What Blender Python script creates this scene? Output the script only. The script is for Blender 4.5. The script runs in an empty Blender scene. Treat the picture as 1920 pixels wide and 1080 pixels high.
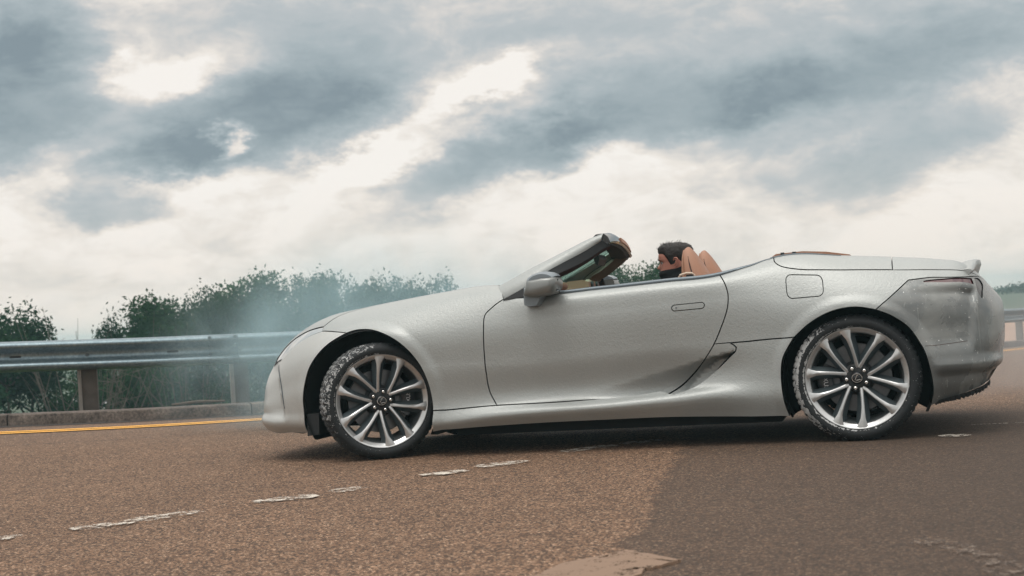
import bpy, bmesh, math, random
import numpy as np
from math import sin, cos, pi, radians, atan2, hypot
from mathutils import Vector, Matrix
from mathutils.geometry import delaunay_2d_cdt

random.seed(7); RNG = np.random.default_rng(7)
SC = bpy.context.scene
COL = SC.collection

# ------------------------------------------------------------------ camera
cam_d = bpy.data.cameras.new('camera'); cam = bpy.data.objects.new('camera', cam_d); COL.objects.link(cam)
CAM = Vector((3.13, -9.48, .8345)); YAW, PITCH, ROLL = -.2575, .0193, -.0638
def cam_axes():
    f = Vector((sin(YAW)*cos(PITCH), cos(YAW)*cos(PITCH), sin(PITCH)))
    r = Vector((cos(YAW), -sin(YAW), 0)); u = r.cross(f)
    return r*cos(ROLL)+u*sin(ROLL), u*cos(ROLL)-r*sin(ROLL), f
_r, _u, _f = cam_axes()
cam.matrix_world = Matrix(((_r.x, _u.x, -_f.x, CAM.x), (_r.y, _u.y, -_f.y, CAM.y), (_r.z, _u.z, -_f.z, CAM.z), (0, 0, 0, 1)))
cam_d.sensor_width = 36; cam_d.lens = 2745/1920*36; cam_d.clip_end = 6000; cam_d.clip_start = .1
cam_d.dof.use_dof = True; cam_d.dof.focus_distance = 8.9; cam_d.dof.aperture_fstop = 4.5
SC.camera = cam

# ------------------------------------------------------------------ light and sky
SUN_EL, SUN_AZ = radians(73), radians(200)      # azimuth clockwise from +Y: behind and left of the camera
sd = bpy.data.lights.new('sun', 'SUN'); sun = bpy.data.objects.new('sun', sd); COL.objects.link(sun)
sd.energy = .9; sd.angle = radians(24); sd.color = (1, .95, .89)
sdir = Vector((sin(SUN_AZ)*cos(SUN_EL), cos(SUN_AZ)*cos(SUN_EL), sin(SUN_EL)))
sun.rotation_euler = (-sdir).to_track_quat('-Z', 'Y').to_euler(); sun.location = (0, 0, 20)
W = bpy.data.worlds.new('World'); SC.world = W; W.use_nodes = True
SC.view_settings.view_transform = 'Standard'; SC.view_settings.look = 'None'
SC.view_settings.exposure = 0.0; SC.view_settings.gamma = 1; SC.view_settings.use_curve_mapping = False
SC.cycles.volume_bounces = 1; SC.cycles.max_bounces = 6; SC.cycles.transparent_max_bounces = 24
SC.cycles.volume_step_rate = 2.5; SC.cycles.volume_max_steps = 64

class NT:
    """tiny node-tree writer"""
    def __init__(s, nt, clear=True):
        s.t = nt
        if clear: nt.nodes.clear()
    def n(s, typ, ins=None, **kw):
        nd = s.t.nodes.new(typ)
        for k, v in kw.items(): setattr(nd, k, v)
        for k, v in (ins or {}).items():
            if isinstance(v, bpy.types.NodeSocket): s.t.links.new(v, nd.inputs[k])
            elif isinstance(v, bpy.types.Node): s.t.links.new(v.outputs[0], nd.inputs[k])
            else: nd.inputs[k].default_value = v
        return nd
    def m(s, op, a, b=0., c=0., clamp=False):
        nd = s.n('ShaderNodeMath', {0: a, 1: b, 2: c}, operation=op); nd.use_clamp = clamp
        return nd.outputs[0]
    def vm(s, op, a, b=(0, 0, 0)):
        return s.n('ShaderNodeVectorMath', {0: a, 1: b}, operation=op).outputs[0]
    def noise(s, vec, scale, detail=4, rough=.55, dist=0., out='Fac'):
        return s.n('ShaderNodeTexNoise', {'Vector': vec, 'Scale': scale, 'Detail': detail, 'Roughness': rough, 'Distortion': dist}).outputs[out]
    def ramp(s, fac, stops, interp='LINEAR'):
        nd = s.n('ShaderNodeValToRGB', {0: fac}); e = nd.color_ramp.elements; nd.color_ramp.interpolation = interp
        while len(e) < len(stops): e.new(.5)
        for k, (p, c) in enumerate(stops):
            e[k].position = p; e[k].color = (c, c, c, 1) if isinstance(c, (int, float)) else (*c, 1)
        return nd.outputs[0]
    def mix(s, fac, a, b, blend='MIX'):
        nd = s.n('ShaderNodeMix', {}, data_type='RGBA', blend_type=blend)
        for i, v in ((0, fac), (6, a), (7, b)):
            if isinstance(v, bpy.types.NodeSocket): s.t.links.new(v, nd.inputs[i])
            elif i == 0: nd.inputs[0].default_value = v
            else: nd.inputs[i].default_value = (*v, 1) if len(v) == 3 else v
        return nd.outputs[2]

def build_world():
    t = NT(W.node_tree)
    D = t.n('ShaderNodeTexCoord').outputs['Generated']
    D = t.vm('NORMALIZE', D)
    sx = t.n('ShaderNodeSeparateXYZ', {0: D})
    x, y, z = sx.outputs
    c, s_ = cos(YAW), sin(YAW)
    X = t.m('SUBTRACT', t.m('MULTIPLY', x, c), t.m('MULTIPLY', y, s_))
    Y = t.m('ADD', t.m('MULTIPLY', x, s_), t.m('MULTIPLY', y, c))
    az = t.m('ARCTAN2', X, Y)
    hyp = t.m('MAXIMUM', t.m('SQRT', t.m('ADD', t.m('MULTIPLY', X, X), t.m('MULTIPLY', Y, Y))), .05)
    el = t.m('DIVIDE', z, hyp)
    # cloud texture: directions squeezed so that banks stretch along the horizon
    P = t.n('ShaderNodeCombineXYZ', {0: X, 1: Y, 2: t.m('MULTIPLY', z, 2.1)}).outputs[0]
    big = t.noise(P, 3.6, 5, .55, .3)
    fine = t.noise(P, 11., 7, .62, .5)
    wisp = t.noise(P, 30., 6, .65, .6)
    wx = t.n('ShaderNodeTexNoise', {'Vector': P, 'Scale': 17., 'Detail': 9, 'Roughness': .66}).outputs['Color']
    wv = t.vm('SUBTRACT', wx, (.5, .5, .5))
    q = t.n('ShaderNodeCombineXYZ', {0: az, 1: el, 2: 0.}).outputs[0]
    wvs = t.n('ShaderNodeVectorMath', {0: wv, 1: (.085, .055, 0)}, operation='MULTIPLY').outputs[0]
    q = t.vm('ADD', q, wvs)
    BL = [(-0.3097, 0.1599, 0.0546, 0.0510, 0.064, 0.75),
    (-0.3205, 0.2054, 0.0437, 0.0328, 0.064, 0.40),
    (-0.1841, 0.1386, 0.1056, 0.0291, 0.203, 0.52),
    (-0.1362, 0.1657, 0.0765, 0.0291, 0.413, 0.45),
    (-0.2235, 0.1240, 0.0401, 0.0124, 0.064, 0.32),
    (-0.1166, 0.1320, 0.0474, 0.0200, 0.500, 0.30),
    (-0.1726, 0.2124, 0.1639, 0.0219, 0.064, 0.24),
    (0.0445, 0.1995, 0.1275, 0.0255, 0.151, 0.30),
    (-0.0129, 0.1035, 0.0619, 0.0168, 0.273, 0.62),
    (-0.2615, 0.0899, 0.0346, 0.0124, 0.064, 0.55),
    (0.1098, 0.1395, 0.0984, 0.0291, 0.029, 0.62),
    (0.2376, 0.1389, 0.1202, 0.0273, 0.238, 0.50),
    (0.2906, 0.1651, 0.0947, 0.0401, 0.064, 0.30),
    (0.0509, 0.1293, 0.0401, 0.0146, 0.064, 0.30),
    (0.2686, 0.0898, 0.0729, 0.0219, 0.273, 0.42),
    (0.1918, 0.0821, 0.0583, 0.0128, 0.064, 0.16),
    (-0.0899, 0.0960, 0.0328, 0.0091, 0.238, 0.22),
    (-0.0252, 0.1409, 0.0328, 0.0080, 0.326, 0.22),
    (-0.2394, 0.1780, 0.0346, 0.0131, -0.023, -0.20),
    (-0.1845, 0.1307, 0.0138, 0.0069, 0.413, -0.85),
    (-0.0926, 0.1107, 0.0692, 0.0131, 0.500, -0.18),
    (-0.0017, 0.1641, 0.0383, 0.0117, 0.378, -0.38),
    (-0.2952, 0.1211, 0.0437, 0.0146, 0.500, -0.40),
    (-0.2213, 0.1007, 0.0838, 0.0109, 0.116, -0.30),
    (0.1705, 0.1887, 0.0801, 0.0219, 0.064, 0.28),
    (0.1294, 0.1081, 0.0911, 0.0091, 0.151, -0.15)]
    acc = 0.
    for (a, e, ra, re, rot, st) in BL:
        mp = t.n('ShaderNodeMapping', {'Vector': q, 'Location': (a, e, 0), 'Rotation': (0, 0, rot), 'Scale': (ra, re, 1)}, vector_type='TEXTURE').outputs[0]
        d2 = t.n('ShaderNodeVectorMath', {0: mp, 1: mp}, operation='DOT_PRODUCT').outputs['Value']
        g = t.m('MULTIPLY', t.m('POWER', 2.718, t.m('MULTIPLY', t.m('POWER', d2, 1.5), -.8)), st)
        acc = t.m('ADD', g, acc)
    # away from the view the same kind of banks go on
    away = t.m('SMOOTH_MIN', 1., t.m('MULTIPLY', t.m('ABSOLUTE', az), 2.1), .2)
    generic = t.m('MULTIPLY', t.m('SUBTRACT', big, .46), 3.0)
    high = t.n('ShaderNodeMapRange', {0: el, 1: .19, 2: .34}, clamp=True, interpolation_type='SMOOTHSTEP').outputs[0]
    mk = t.m('MAXIMUM', high, t.n('ShaderNodeMapRange', {0: t.m('ABSOLUTE', az), 1: .36, 2: .55}, clamp=True, interpolation_type='SMOOTHSTEP').outputs[0])
    d = t.m('ADD', t.m('MULTIPLY', acc, t.m('SUBTRACT', 1., mk)), t.m('MULTIPLY', generic, mk))
    d = t.m('ADD', d, t.m('MULTIPLY', t.m('SUBTRACT', fine, .5), .70))
    d = t.m('ADD', d, t.m('MULTIPLY', t.m('SUBTRACT', wisp, .5), .36))
    d = t.m('ADD', d, .03, clamp=False)
    shade = t.ramp(d, [(0., (.985, .94, .885)), (.11, (.88, .825, .76)), (.23, (.70, .68, .655)), (.36, (.53, .565, .58)), (.55, (.43, .49, .515)), (.80, (.335, .40, .43)), (1., (.25, .31, .345))])
    # low sky: warm milky layer
    low = t.n('ShaderNodeMapRange', {0: el, 1: .10, 2: .0}, clamp=True).outputs[0]
    milk = t.mix(t.m('MULTIPLY', t.m('SUBTRACT', fine, .40), 4.2, clamp=True), (.95, .83, .73), (.70, .665, .62))
    shade = t.mix(t.m('MULTIPLY', low, .66), shade, milk)
    lift = t.m('ADD', 1., t.m('MULTIPLY', t.n('ShaderNodeMapRange', {0: el, 1: .2, 2: 1.8}, clamp=True, interpolation_type='SMOOTHSTEP').outputs[0], 1.55))
    shade = t.mix(1., shade, t.n('ShaderNodeCombineXYZ', {0: lift, 1: lift, 2: lift}).outputs[0], 'MULTIPLY')
    sky = t.n('ShaderNodeTexSky', sky_type='NISHITA', sun_disc=False, sun_elevation=SUN_EL, sun_rotation=SUN_AZ)
    b1 = t.n('ShaderNodeBackground', {'Color': sky.outputs[0], 'Strength': .06})
    b2 = t.n('ShaderNodeBackground', {'Color': shade, 'Strength': 1.0})
    # a trace of the blue sky lights through the cloud sheet
    ms = t.n('ShaderNodeMixShader', {0: .94, 1: b1.outputs[0], 2: b2.outputs[0]})
    t.n('ShaderNodeOutputWorld', {'Surface': ms.outputs[0]})
build_world()

# ------------------------------------------------------------------ helpers
def tag(o, label=None, cat=None, group=None, kind=None):
    if label: o['label'] = label
    if cat: o['category'] = cat
    if group: o['group'] = group
    if kind: o['kind'] = kind
    return o
def empty(name, loc=(0, 0, 0), parent=None, rot=(0, 0, 0)):
    o = bpy.data.objects.new(name, None); COL.objects.link(o); o.location = loc; o.rotation_euler = rot; o.parent = parent
    o.empty_display_size = .1
    return o
def mesh(name, verts, faces, mat=None, parent=None, smooth=True, fmat=None, angle=None, normals=None):
    me = bpy.data.meshes.new(name)
    me.from_pydata([tuple(v) for v in verts], [], [tuple(int(i) for i in f) for f in faces])
    ms = mat if isinstance(mat, (list, tuple)) else [mat]
    for m in ms:
        if m: me.materials.append(m)
    if fmat is not None: me.polygons.foreach_set('material_index', list(fmat))
    if smooth: me.polygons.foreach_set('use_smooth', [True]*len(me.polygons))
    if angle is not None and smooth: me.set_sharp_from_angle(angle=radians(angle))
    me.update()
    if normals is not None: me.normals_split_custom_set_from_vertices([tuple(n) for n in normals])
    o = bpy.data.objects.new(name, me); COL.objects.link(o)
    if parent: o.parent = parent
    return o
class G:
    """gathers shapes into one mesh"""
    def __init__(s): s.v = []; s.f = []; s.m = []
    def add(s, v, f, m=0):
        k = len(s.v); s.v += [tuple(p) for p in v]; s.f += [tuple(i+k for i in q) for q in f]; s.m += [m]*len(f); return s
    def box(s, c, sz, M=None, m=0):
        x, y, z = [q/2 for q in sz]
        vs = [Vector((a*x, b*y, d*z)) for d in (-1, 1) for b in (-1, 1) for a in (-1, 1)]
        if M is not None: vs = [M @ v for v in vs]
        vs = [v+Vector(c) for v in vs]
        return s.add(vs, [(0, 2, 3, 1), (4, 5, 7, 6), (0, 1, 5, 4), (2, 6, 7, 3), (0, 4, 6, 2), (1, 3, 7, 5)], m)
    def loft(s, rings, closed=True, caps=True, m=0):
        n = len(rings[0]); v = [p for r in rings for p in r]; f = []
        for i in range(len(rings)-1):
            for j in range(n if closed else n-1):
                a = i*n+j; b = i*n+(j+1) % n
                f.append((a, b, b+n, a+n))
        if caps and closed:
            f.append(tuple(range(n))[::-1]); f.append(tuple(range((len(rings)-1)*n, len(rings)*n)))
        return s.add(v, f, m)
    def tube(s, pts, r, seg=8, m=0, caps=True):
        pts = [Vector(p) for p in pts]; rs = r if isinstance(r, (list, tuple)) else [r]*len(pts)
        rings = []; prev = None
        for i, p in enumerate(pts):
            d = (pts[min(i+1, len(pts)-1)]-pts[max(i-1, 0)]).normalized()
            a = prev if prev is not None else (Vector((0, 0, 1)) if abs(d.z) < .9 else Vector((1, 0, 0)))
            a = (a-d*a.dot(d)).normalized(); prev = a; b = d.cross(a)
            rings.append([p+a*(rs[i]*cos(2*pi*k/seg))+b*(rs[i]*sin(2*pi*k/seg)) for k in range(seg)])
        return s.loft(rings, True, caps, m)
    def revolve(s, prof, seg=48, m=0, closed=False, rad=None):
        """profile (r, y) about the Y axis"""
        v = []; f = []; n = len(prof)
        for k in range(seg):
            a = 2*pi*k/seg
            for j, (r, y) in enumerate(prof):
                rr = r+(rad(k, j) if rad else 0)
                v.append((rr*cos(a), y, rr*sin(a)))
        for k in range(seg):
            for j in range(n if closed else n-1):
                a = k*n+j; b = k*n+(j+1) % n; c = ((k+1) % seg)*n+(j+1) % n; d = ((k+1) % seg)*n+j
                f.append((a, d, c, b))
        return s.add(v, f, m)
    def obj(s, name, mat, parent=None, smooth=True, angle=35):
        return mesh(name, s.v, s.f, mat, parent, smooth, s.m if isinstance(mat, (list, tuple)) else None, angle)
def bevel(o, w, seg=2, ang=35):
    b = o.modifiers.new('bevel', 'BEVEL'); b.width = w; b.segments = seg; b.limit_method = 'ANGLE'; b.angle_limit = radians(ang); b.harden_normals = False
    return o

# ------------------------------------------------------------------ materials
def new_mat(name):
    m = bpy.data.materials.new(name); m.use_nodes = True
    return m, NT(m.node_tree)
def pbr(name, col, rough=.5, metal=0., bump=None, vary=None, coat=0., spec=.5, sheen=0.):
    m, t = new_mat(name)
    tc = t.n('ShaderNodeTexCoord').outputs['Object']
    c = (*col, 1)
    if vary:
        sc_, am = vary
        nz = t.noise(tc, sc_, 5, .6)
        c = t.mix(nz, tuple(q*(1-am) for q in col), tuple(min(1, q*(1+am)) for q in col))
    p = t.n('ShaderNodeBsdfPrincipled', {'Base Color': c, 'Roughness': rough, 'Metallic': metal, 'Coat Weight': coat, 'Specular IOR Level': spec, 'Sheen Weight': sheen})
    if bump:
        s_, d_ = bump
        b = t.n('ShaderNodeBump', {'Height': t.noise(tc, s_, 4, .6), 'Distance': d_, 'Strength': 1.})
        t.t.links.new(b.outputs[0], p.inputs['Normal'])
    t.n('ShaderNodeOutputMaterial', {'Surface': p.outputs[0]})
    return m
def paint_mat(name, c1, c2, rough, bump, metal=.25, frost=0.):
    m, t = new_mat(name)
    tc = t.n('ShaderNodeTexCoord').outputs['Object']
    a = t.noise(tc, 62., 3, .6, .8); b = t.noise(tc, 190., 2, .5)
    h = t.m('ADD', t.m('MULTIPLY', a, 1.), t.m('MULTIPLY', b, .35))
    grime = t.noise(tc, 2.3, 6, .6); speck = t.noise(tc, 240., 2, .6)
    col = t.mix(t.m('MULTIPLY', grime, .5), c1, c2)
    k = t.m('ADD', .78, t.m('MULTIPLY', speck, .44)); col = t.mix(1., col, t.n('ShaderNodeCombineXYZ', {0: k, 1: k, 2: k}).outputs[0], 'MULTIPLY')
    rg = rough
    if frost:           # pale dusty film left in soft-edged patches on the smooth lacquer
        f = t.ramp(t.noise(tc, 4.2, 4, .5, .5), [(.50, 0.), (.64, 1.)])
        run = t.n('ShaderNodeMapping', {'Vector': tc, 'Scale': (30., 30., .8)}).outputs[0]
        f = t.m('MAXIMUM', f, t.ramp(t.noise(run, 1., 2, .5), [(.66, 0.), (.72, .5)]))
        dots = t.ramp(t.noise(tc, 85., 1, .4), [(.76, 0.), (.775, 1.)])
        col = t.mix(t.m('MULTIPLY', f, frost), col, (.40, .405, .385)); col = t.mix(dots, col, (.7, .7, .68))
        rg = t.m('ADD', rough, t.m('MULTIPLY', f, .2))
    bs = t.n('ShaderNodeBump', {'Height': h, 'Distance': bump, 'Strength': .8})
    p = t.n('ShaderNodeBsdfPrincipled', {'Base Color': col, 'Metallic': metal, 'Roughness': rg, 'Normal': bs.outputs[0], 'Coat Weight': .2, 'Coat Roughness': .2})
    t.n('ShaderNodeOutputMaterial', {'Surface': p.outputs[0]})
    return m
M = {}
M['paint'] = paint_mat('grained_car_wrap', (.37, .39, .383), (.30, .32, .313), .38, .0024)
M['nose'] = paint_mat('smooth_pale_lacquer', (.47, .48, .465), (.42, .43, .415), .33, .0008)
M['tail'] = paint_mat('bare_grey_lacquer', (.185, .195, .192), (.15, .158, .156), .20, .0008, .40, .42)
M['black'] = pbr('black_plastic', (.012, .014, .016), .55, bump=(60, .0008))
M['void'] = pbr('wheel_arch_liner', (.006, .007, .008), .9)
M['gloss'] = pbr('gloss_black', (.01, .011, .013), .18, coat=.4)
M['mirrorshell'] = pbr('grey_satin_shell', (.22, .23, .225), .3, .45, bump=(150, .0004))
M['trim'] = pbr('dark_satin_trim', (.13, .155, .175), .38, .6, bump=(250, .0006))
M['mirrorcap'] = pbr('slate_satin_cap', (.22, .255, .28), .35, .4, bump=(150, .0006))
M['tan'] = pbr('tan_leather', (.33, .165, .10), .55, bump=(160, .0012), vary=(8, .12))
M['tan2'] = pbr('tan_leather_side', (.38, .20, .13), .6, bump=(160, .0012), vary=(8, .12))
M['seam'] = pbr('dark_seam', (.05, .022, .015), .8)
M['cream'] = pbr('cream_leather', (.62, .52, .42), .5, vary=(12, .1))
M['headliner'] = pbr('dark_headliner', (.05, .06, .065), .8)
M['pillarin'] = pbr('pillar_lining', (.17, .135, .11), .75, bump=(200, .0005))
M['maroon'] = pbr('dark_brown_lining', (.05, .028, .03), .7)
M['disc'] = pbr('brake_disc_steel', (.15, .155, .16), .42, .9, vary=(30, .3))
M['caliper'] = pbr('dark_caliper', (.02, .022, .026), .35, coat=.3)
M['white'] = pbr('white_print', (.6, .6, .6), .5)
M['chrome'] = pbr('bright_metal', (.75, .74, .72), .2, 1.)
M['galv'] = None
def rim_mat(name, col, rough, sc_):
    m, t = new_mat(name)
    tc = t.n('ShaderNodeTexCoord').outputs['Object']
    n = t.noise(tc, sc_, 5, .65)
    c = t.mix(n, tuple(q*.8 for q in col), tuple(min(1, q*1.1) for q in col))
    p = t.n('ShaderNodeBsdfPrincipled', {'Base Color': c, 'Metallic': .75, 'Roughness': t.m('ADD', rough, t.m('MULTIPLY', n, .12))})
    t.n('ShaderNodeOutputMaterial', {'Surface': p.outputs[0]})
    return m
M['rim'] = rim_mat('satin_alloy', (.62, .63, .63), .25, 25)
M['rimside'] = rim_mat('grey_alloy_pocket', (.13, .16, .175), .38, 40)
def barrel_mat():
    m, t = new_mat('machined_barrel')
    tc = t.n('ShaderNodeTexCoord').outputs['Object']
    w = t.n('ShaderNodeTexWave', {'Vector': tc, 'Scale': 28., 'Distortion': .4}, bands_direction='Y').outputs[1]
    c = t.mix(w, (.16, .18, .19), (.50, .53, .55))
    p = t.n('ShaderNodeBsdfPrincipled', {'Base Color': c, 'Metallic': .8, 'Roughness': .4})
    t.n('ShaderNodeOutputMaterial', {'Surface': p.outputs[0]})
    return m
M['barrel'] = barrel_mat()
def tyre_mat(name, front):
    m, t = new_mat(name)
    tc = t.n('ShaderNodeTexCoord').outputs['Object']
    sx = t.n('ShaderNodeSeparateXYZ', {0: tc}); x, y, z = sx.outputs
    r = t.m('SQRT', t.m('ADD', t.m('MULTIPLY', x, x), t.m('MULTIPLY', z, z)))
    ang = t.m('ARCTAN2', z, x)
    warp = t.noise(tc, 22., 4, .6)
    blot = t.noise(tc, 34., 5, .72, 1.2)
    rr = t.m('ADD', r, t.m('MULTIPLY', t.m('SUBTRACT', warp, .5), .012))
    def band(v, a, b, s_=.004):
        up = t.n('ShaderNodeMapRange', {0: v, 1: a-s_, 2: a+s_}, clamp=True).outputs[0]
        dn = t.n('ShaderNodeMapRange', {0: v, 1: b-s_, 2: b+s_}, clamp=True).outputs[0]
        return t.m('SUBTRACT', up, dn)
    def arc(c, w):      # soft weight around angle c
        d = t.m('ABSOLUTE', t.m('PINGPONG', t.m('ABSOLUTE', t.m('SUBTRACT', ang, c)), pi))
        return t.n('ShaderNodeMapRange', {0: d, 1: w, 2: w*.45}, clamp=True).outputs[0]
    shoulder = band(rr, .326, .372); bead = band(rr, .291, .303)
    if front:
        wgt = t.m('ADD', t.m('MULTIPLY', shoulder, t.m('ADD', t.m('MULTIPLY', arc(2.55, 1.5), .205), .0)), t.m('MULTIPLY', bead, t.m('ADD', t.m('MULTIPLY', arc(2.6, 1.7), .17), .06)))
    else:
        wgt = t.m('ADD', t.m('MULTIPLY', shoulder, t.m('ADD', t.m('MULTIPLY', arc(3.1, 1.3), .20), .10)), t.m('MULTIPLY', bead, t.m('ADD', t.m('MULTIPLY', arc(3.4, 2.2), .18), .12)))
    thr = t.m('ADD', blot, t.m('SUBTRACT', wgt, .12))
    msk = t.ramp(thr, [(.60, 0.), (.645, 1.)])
    dust = t.m('MULTIPLY', t.noise(tc, 40., 4, .7), .4)
    drops = t.ramp(t.noise(tc, 150., 2, .4), [(.735, 0.), (.75, 1.)])
    msk = t.m('MAXIMUM', msk, drops)
    rib = t.m('MULTIPLY', t.m('ADD', t.m('SINE', t.m('MULTIPLY', r, 900.)), 1.), .5)
    col = t.mix(dust, (.007, .009, .011), (.024, .028, .031))
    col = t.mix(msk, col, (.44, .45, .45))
    bp = t.n('ShaderNodeBump', {'Height': t.m('ADD', t.m('MULTIPLY', msk, 1.), t.m('ADD', t.noise(tc, 120., 3, .6), t.m('MULTIPLY', rib, .25))), 'Distance': .0025, 'Strength': .8})
    p = t.n('ShaderNodeBsdfPrincipled', {'Base Color': col, 'Roughness': .68, 'Normal': bp.outputs[0]})
    t.n('ShaderNodeOutputMaterial', {'Surface': p.outputs[0]})
    return m
M['tyreF'] = tyre_mat('front_tyre_rubber', True); M['tyreR'] = tyre_mat('rear_tyre_rubber', False)
def glass_mat(name, tint, gloss=.06):
    m, t = new_mat(name)
    tr = t.n('ShaderNodeBsdfTransparent', {'Color': (*tint, 1)}); gl = t.n('ShaderNodeBsdfGlossy', {'Color': (1, 1, 1, 1), 'Roughness': .03})
    lw = t.n('ShaderNodeFresnel', {'IOR': 1.45})
    ms = t.n('ShaderNodeMixShader', {0: t.m('MULTIPLY', lw.outputs[0], .8), 1: tr.outputs[0], 2: gl.outputs[0]})
    t.n('ShaderNodeOutputMaterial', {'Surface': ms.outputs[0]})
    return m
M['glass'] = glass_mat('windscreen_glass', (.66, .82, .76))
M['redlens'] = pbr('red_lens', (.07, .008, .014), .12, coat=1.)
M['lens'] = pbr('clear_lamp_cover', (.46, .48, .48), .12, .3, coat=1.)

# ------------------------------------------------------------------ body skin
ROWS=[
# x, (Wb,zb),(Wl,zl),(Wc,zc),(Wm,zm),(Wu,zu),(Ws,zs),(Wh,zh),z0
(-1.03,.0,.24,.0,.27,.0,.30,.0,.34,.0,.38,.0,.41,.0,.42,.42),
(-1.00,.33,.225,.38,.265,.38,.30,.37,.35,.34,.41,.28,.455,.15,.475,.48),
(-.96,.50,.215,.56,.26,.56,.31,.545,.38,.51,.46,.43,.52,.25,.545,.555),
(-.90,.60,.205,.66,.25,.665,.31,.65,.40,.615,.50,.52,.59,.30,.625,.635),
(-.80,.69,.19,.745,.24,.75,.31,.74,.44,.705,.57,.60,.69,.35,.735,.745),
(-.70,.75,.182,.80,.235,.805,.31,.80,.46,.77,.62,.645,.765,.38,.81,.825),
(-.60,.79,.177,.84,.23,.845,.31,.845,.48,.815,.65,.67,.82,.40,.86,.875),
(-.45,.83,.177,.875,.23,.88,.31,.88,.50,.86,.69,.69,.88,.42,.905,.915),
(-.20,.85,.17,.89,.23,.895,.31,.905,.53,.89,.74,.71,.927,.44,.935,.94),
(.10,.86,.163,.90,.22,.90,.31,.915,.56,.90,.77,.72,.966,.45,.965,.97),
(.35,.885,.163,.915,.21,.895,.30,.91,.56,.895,.78,.73,.992,.46,.99,.99),
(.70,.882,.172,.93,.235,.882,.31,.895,.56,.885,.80,.745,1.015,.46,1.012,1.015),
(1.0,.882,.177,.938,.248,.875,.318,.89,.56,.89,.80,.83,.950,.46,1.02,1.03),
(1.4,.882,.178,.942,.258,.872,.325,.89,.58,.892,.82,.835,.958,.46,1.0,1.0),
(1.8,.882,.175,.942,.275,.872,.35,.892,.60,.897,.84,.838,.976,.46,1.0,1.0),
(2.1,.882,.163,.945,.285,.90,.37,.905,.60,.903,.85,.835,.990,.45,1.03,1.04),
(2.3,.905,.157,.945,.27,.93,.38,.925,.60,.91,.85,.80,1.033,.45,1.055,1.06),
(2.5,.91,.155,.95,.26,.95,.38,.945,.60,.92,.82,.77,1.066,.45,1.070,1.072),
(2.85,.90,.155,.955,.26,.96,.38,.96,.62,.93,.82,.75,1.040,.45,1.050,1.053),
(3.15,.88,.17,.94,.26,.95,.38,.945,.60,.915,.80,.73,1.010,.45,1.022,1.026),
(3.35,.855,.20,.90,.28,.91,.39,.905,.60,.88,.80,.71,.985,.44,1.005,1.01),
(3.50,.80,.235,.84,.30,.85,.40,.85,.60,.825,.78,.67,.955,.42,.97,.975),
(3.60,.70,.278,.74,.34,.76,.42,.765,.60,.73,.75,.57,.875,.38,.90,.91),
(3.66,.57,.375,.61,.42,.64,.48,.66,.60,.63,.72,.50,.80,.34,.83,.84),
(3.71,.38,.49,.41,.52,.44,.555,.46,.62,.45,.69,.38,.745,.26,.77,.78),
(3.735,.0,.60,.0,.61,.0,.62,.0,.64,.0,.67,.0,.70,.0,.72,.73)]
ROWS=np.array(ROWS)
VK=np.array([0,.07,.16,.42,.64,.86,1.14,1.58])
def _tang(k,Y):
    k=np.asarray(k,float); h=np.diff(k); s=np.diff(Y,axis=0)/h[:,None]
    T=np.empty_like(Y); T[0]=s[0]; T[-1]=s[-1]
    w=(h[:-1]/(h[:-1]+h[1:]))[:,None]
    T[1:-1]=s[:-1]*(1-w)+s[1:]*w
    return T
def _herm(k,Y,T,q):
    q=np.clip(q,k[0],k[-1]); i=np.clip(np.searchsorted(k,q,side='right')-1,0,len(k)-2)
    h=(k[i+1]-k[i]); t=((q-k[i])/h)[...,None]; h=h[...,None]
    return ((2*t**3-3*t**2+1)*Y[i]+(t**3-2*t**2+t)*h*T[i]+(-2*t**3+3*t**2)*Y[i+1]+(t**3-t**2)*h*T[i+1])
_d=np.hypot(np.diff(ROWS[:,0]),np.diff(ROWS[:,7]))
UK=np.concatenate([[0],np.cumsum(_d)])
_UT=_tang(UK,ROWS)
def smooth(a,b,x):
    t=np.clip((x-a)/(b-a),0,1); return t*t*(3-2*t)
def P0(u,v):
    """near side point of the body skin"""
    u=np.atleast_1d(np.asarray(u,float)); v=np.atleast_1d(np.asarray(v,float))
    R=_herm(UK,ROWS,_UT,u)
    W=R[:,[1,3,5,7,9,11,13]]; W=np.concatenate([W,np.zeros((len(u),1))],1)
    Z=np.concatenate([R[:,[2,4,6,8,10,12,14]],R[:,15:16]],1)
    S=np.stack([W,Z],2)            # n,8,2
    k=VK; h=np.diff(k); s=np.diff(S,axis=1)/h[None,:,None]
    T=np.empty_like(S); T[:,0]=s[:,0]; T[:,-1]=s[:,-1]*0+np.stack([s[:,-1,0],0*s[:,-1,1]],1)
    w=(h[:-1]/(h[:-1]+h[1:]))[None,:,None]; T[:,1:-1]=s[:,:-1]*(1-w)+s[:,1:]*w
    v=np.clip(v,0,k[-1]); i=np.clip(np.searchsorted(k,v,side='right')-1,0,len(k)-2)
    n=np.arange(len(u)); hh=h[i][:,None]; t=((v-k[i])/h[i])[:,None]
    Q=((2*t**3-3*t**2+1)*S[n,i]+(t**3-2*t**2+t)*hh*T[n,i]+(-2*t**3+3*t**2)*S[n,i+1]+(t**3-t**2)*hh*T[n,i+1])
    return np.stack([R[:,0],-Q[:,0],Q[:,1]],1)
def segd(x,z,a,b):
    ax,az=a;bx,bz=b; dx,dz=bx-ax,bz-az; L2=dx*dx+dz*dz
    t=np.clip(((x-ax)*dx+(z-az)*dz)/L2,0,1)
    return np.hypot(x-ax-t*dx,z-az-t*dz),t
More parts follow.
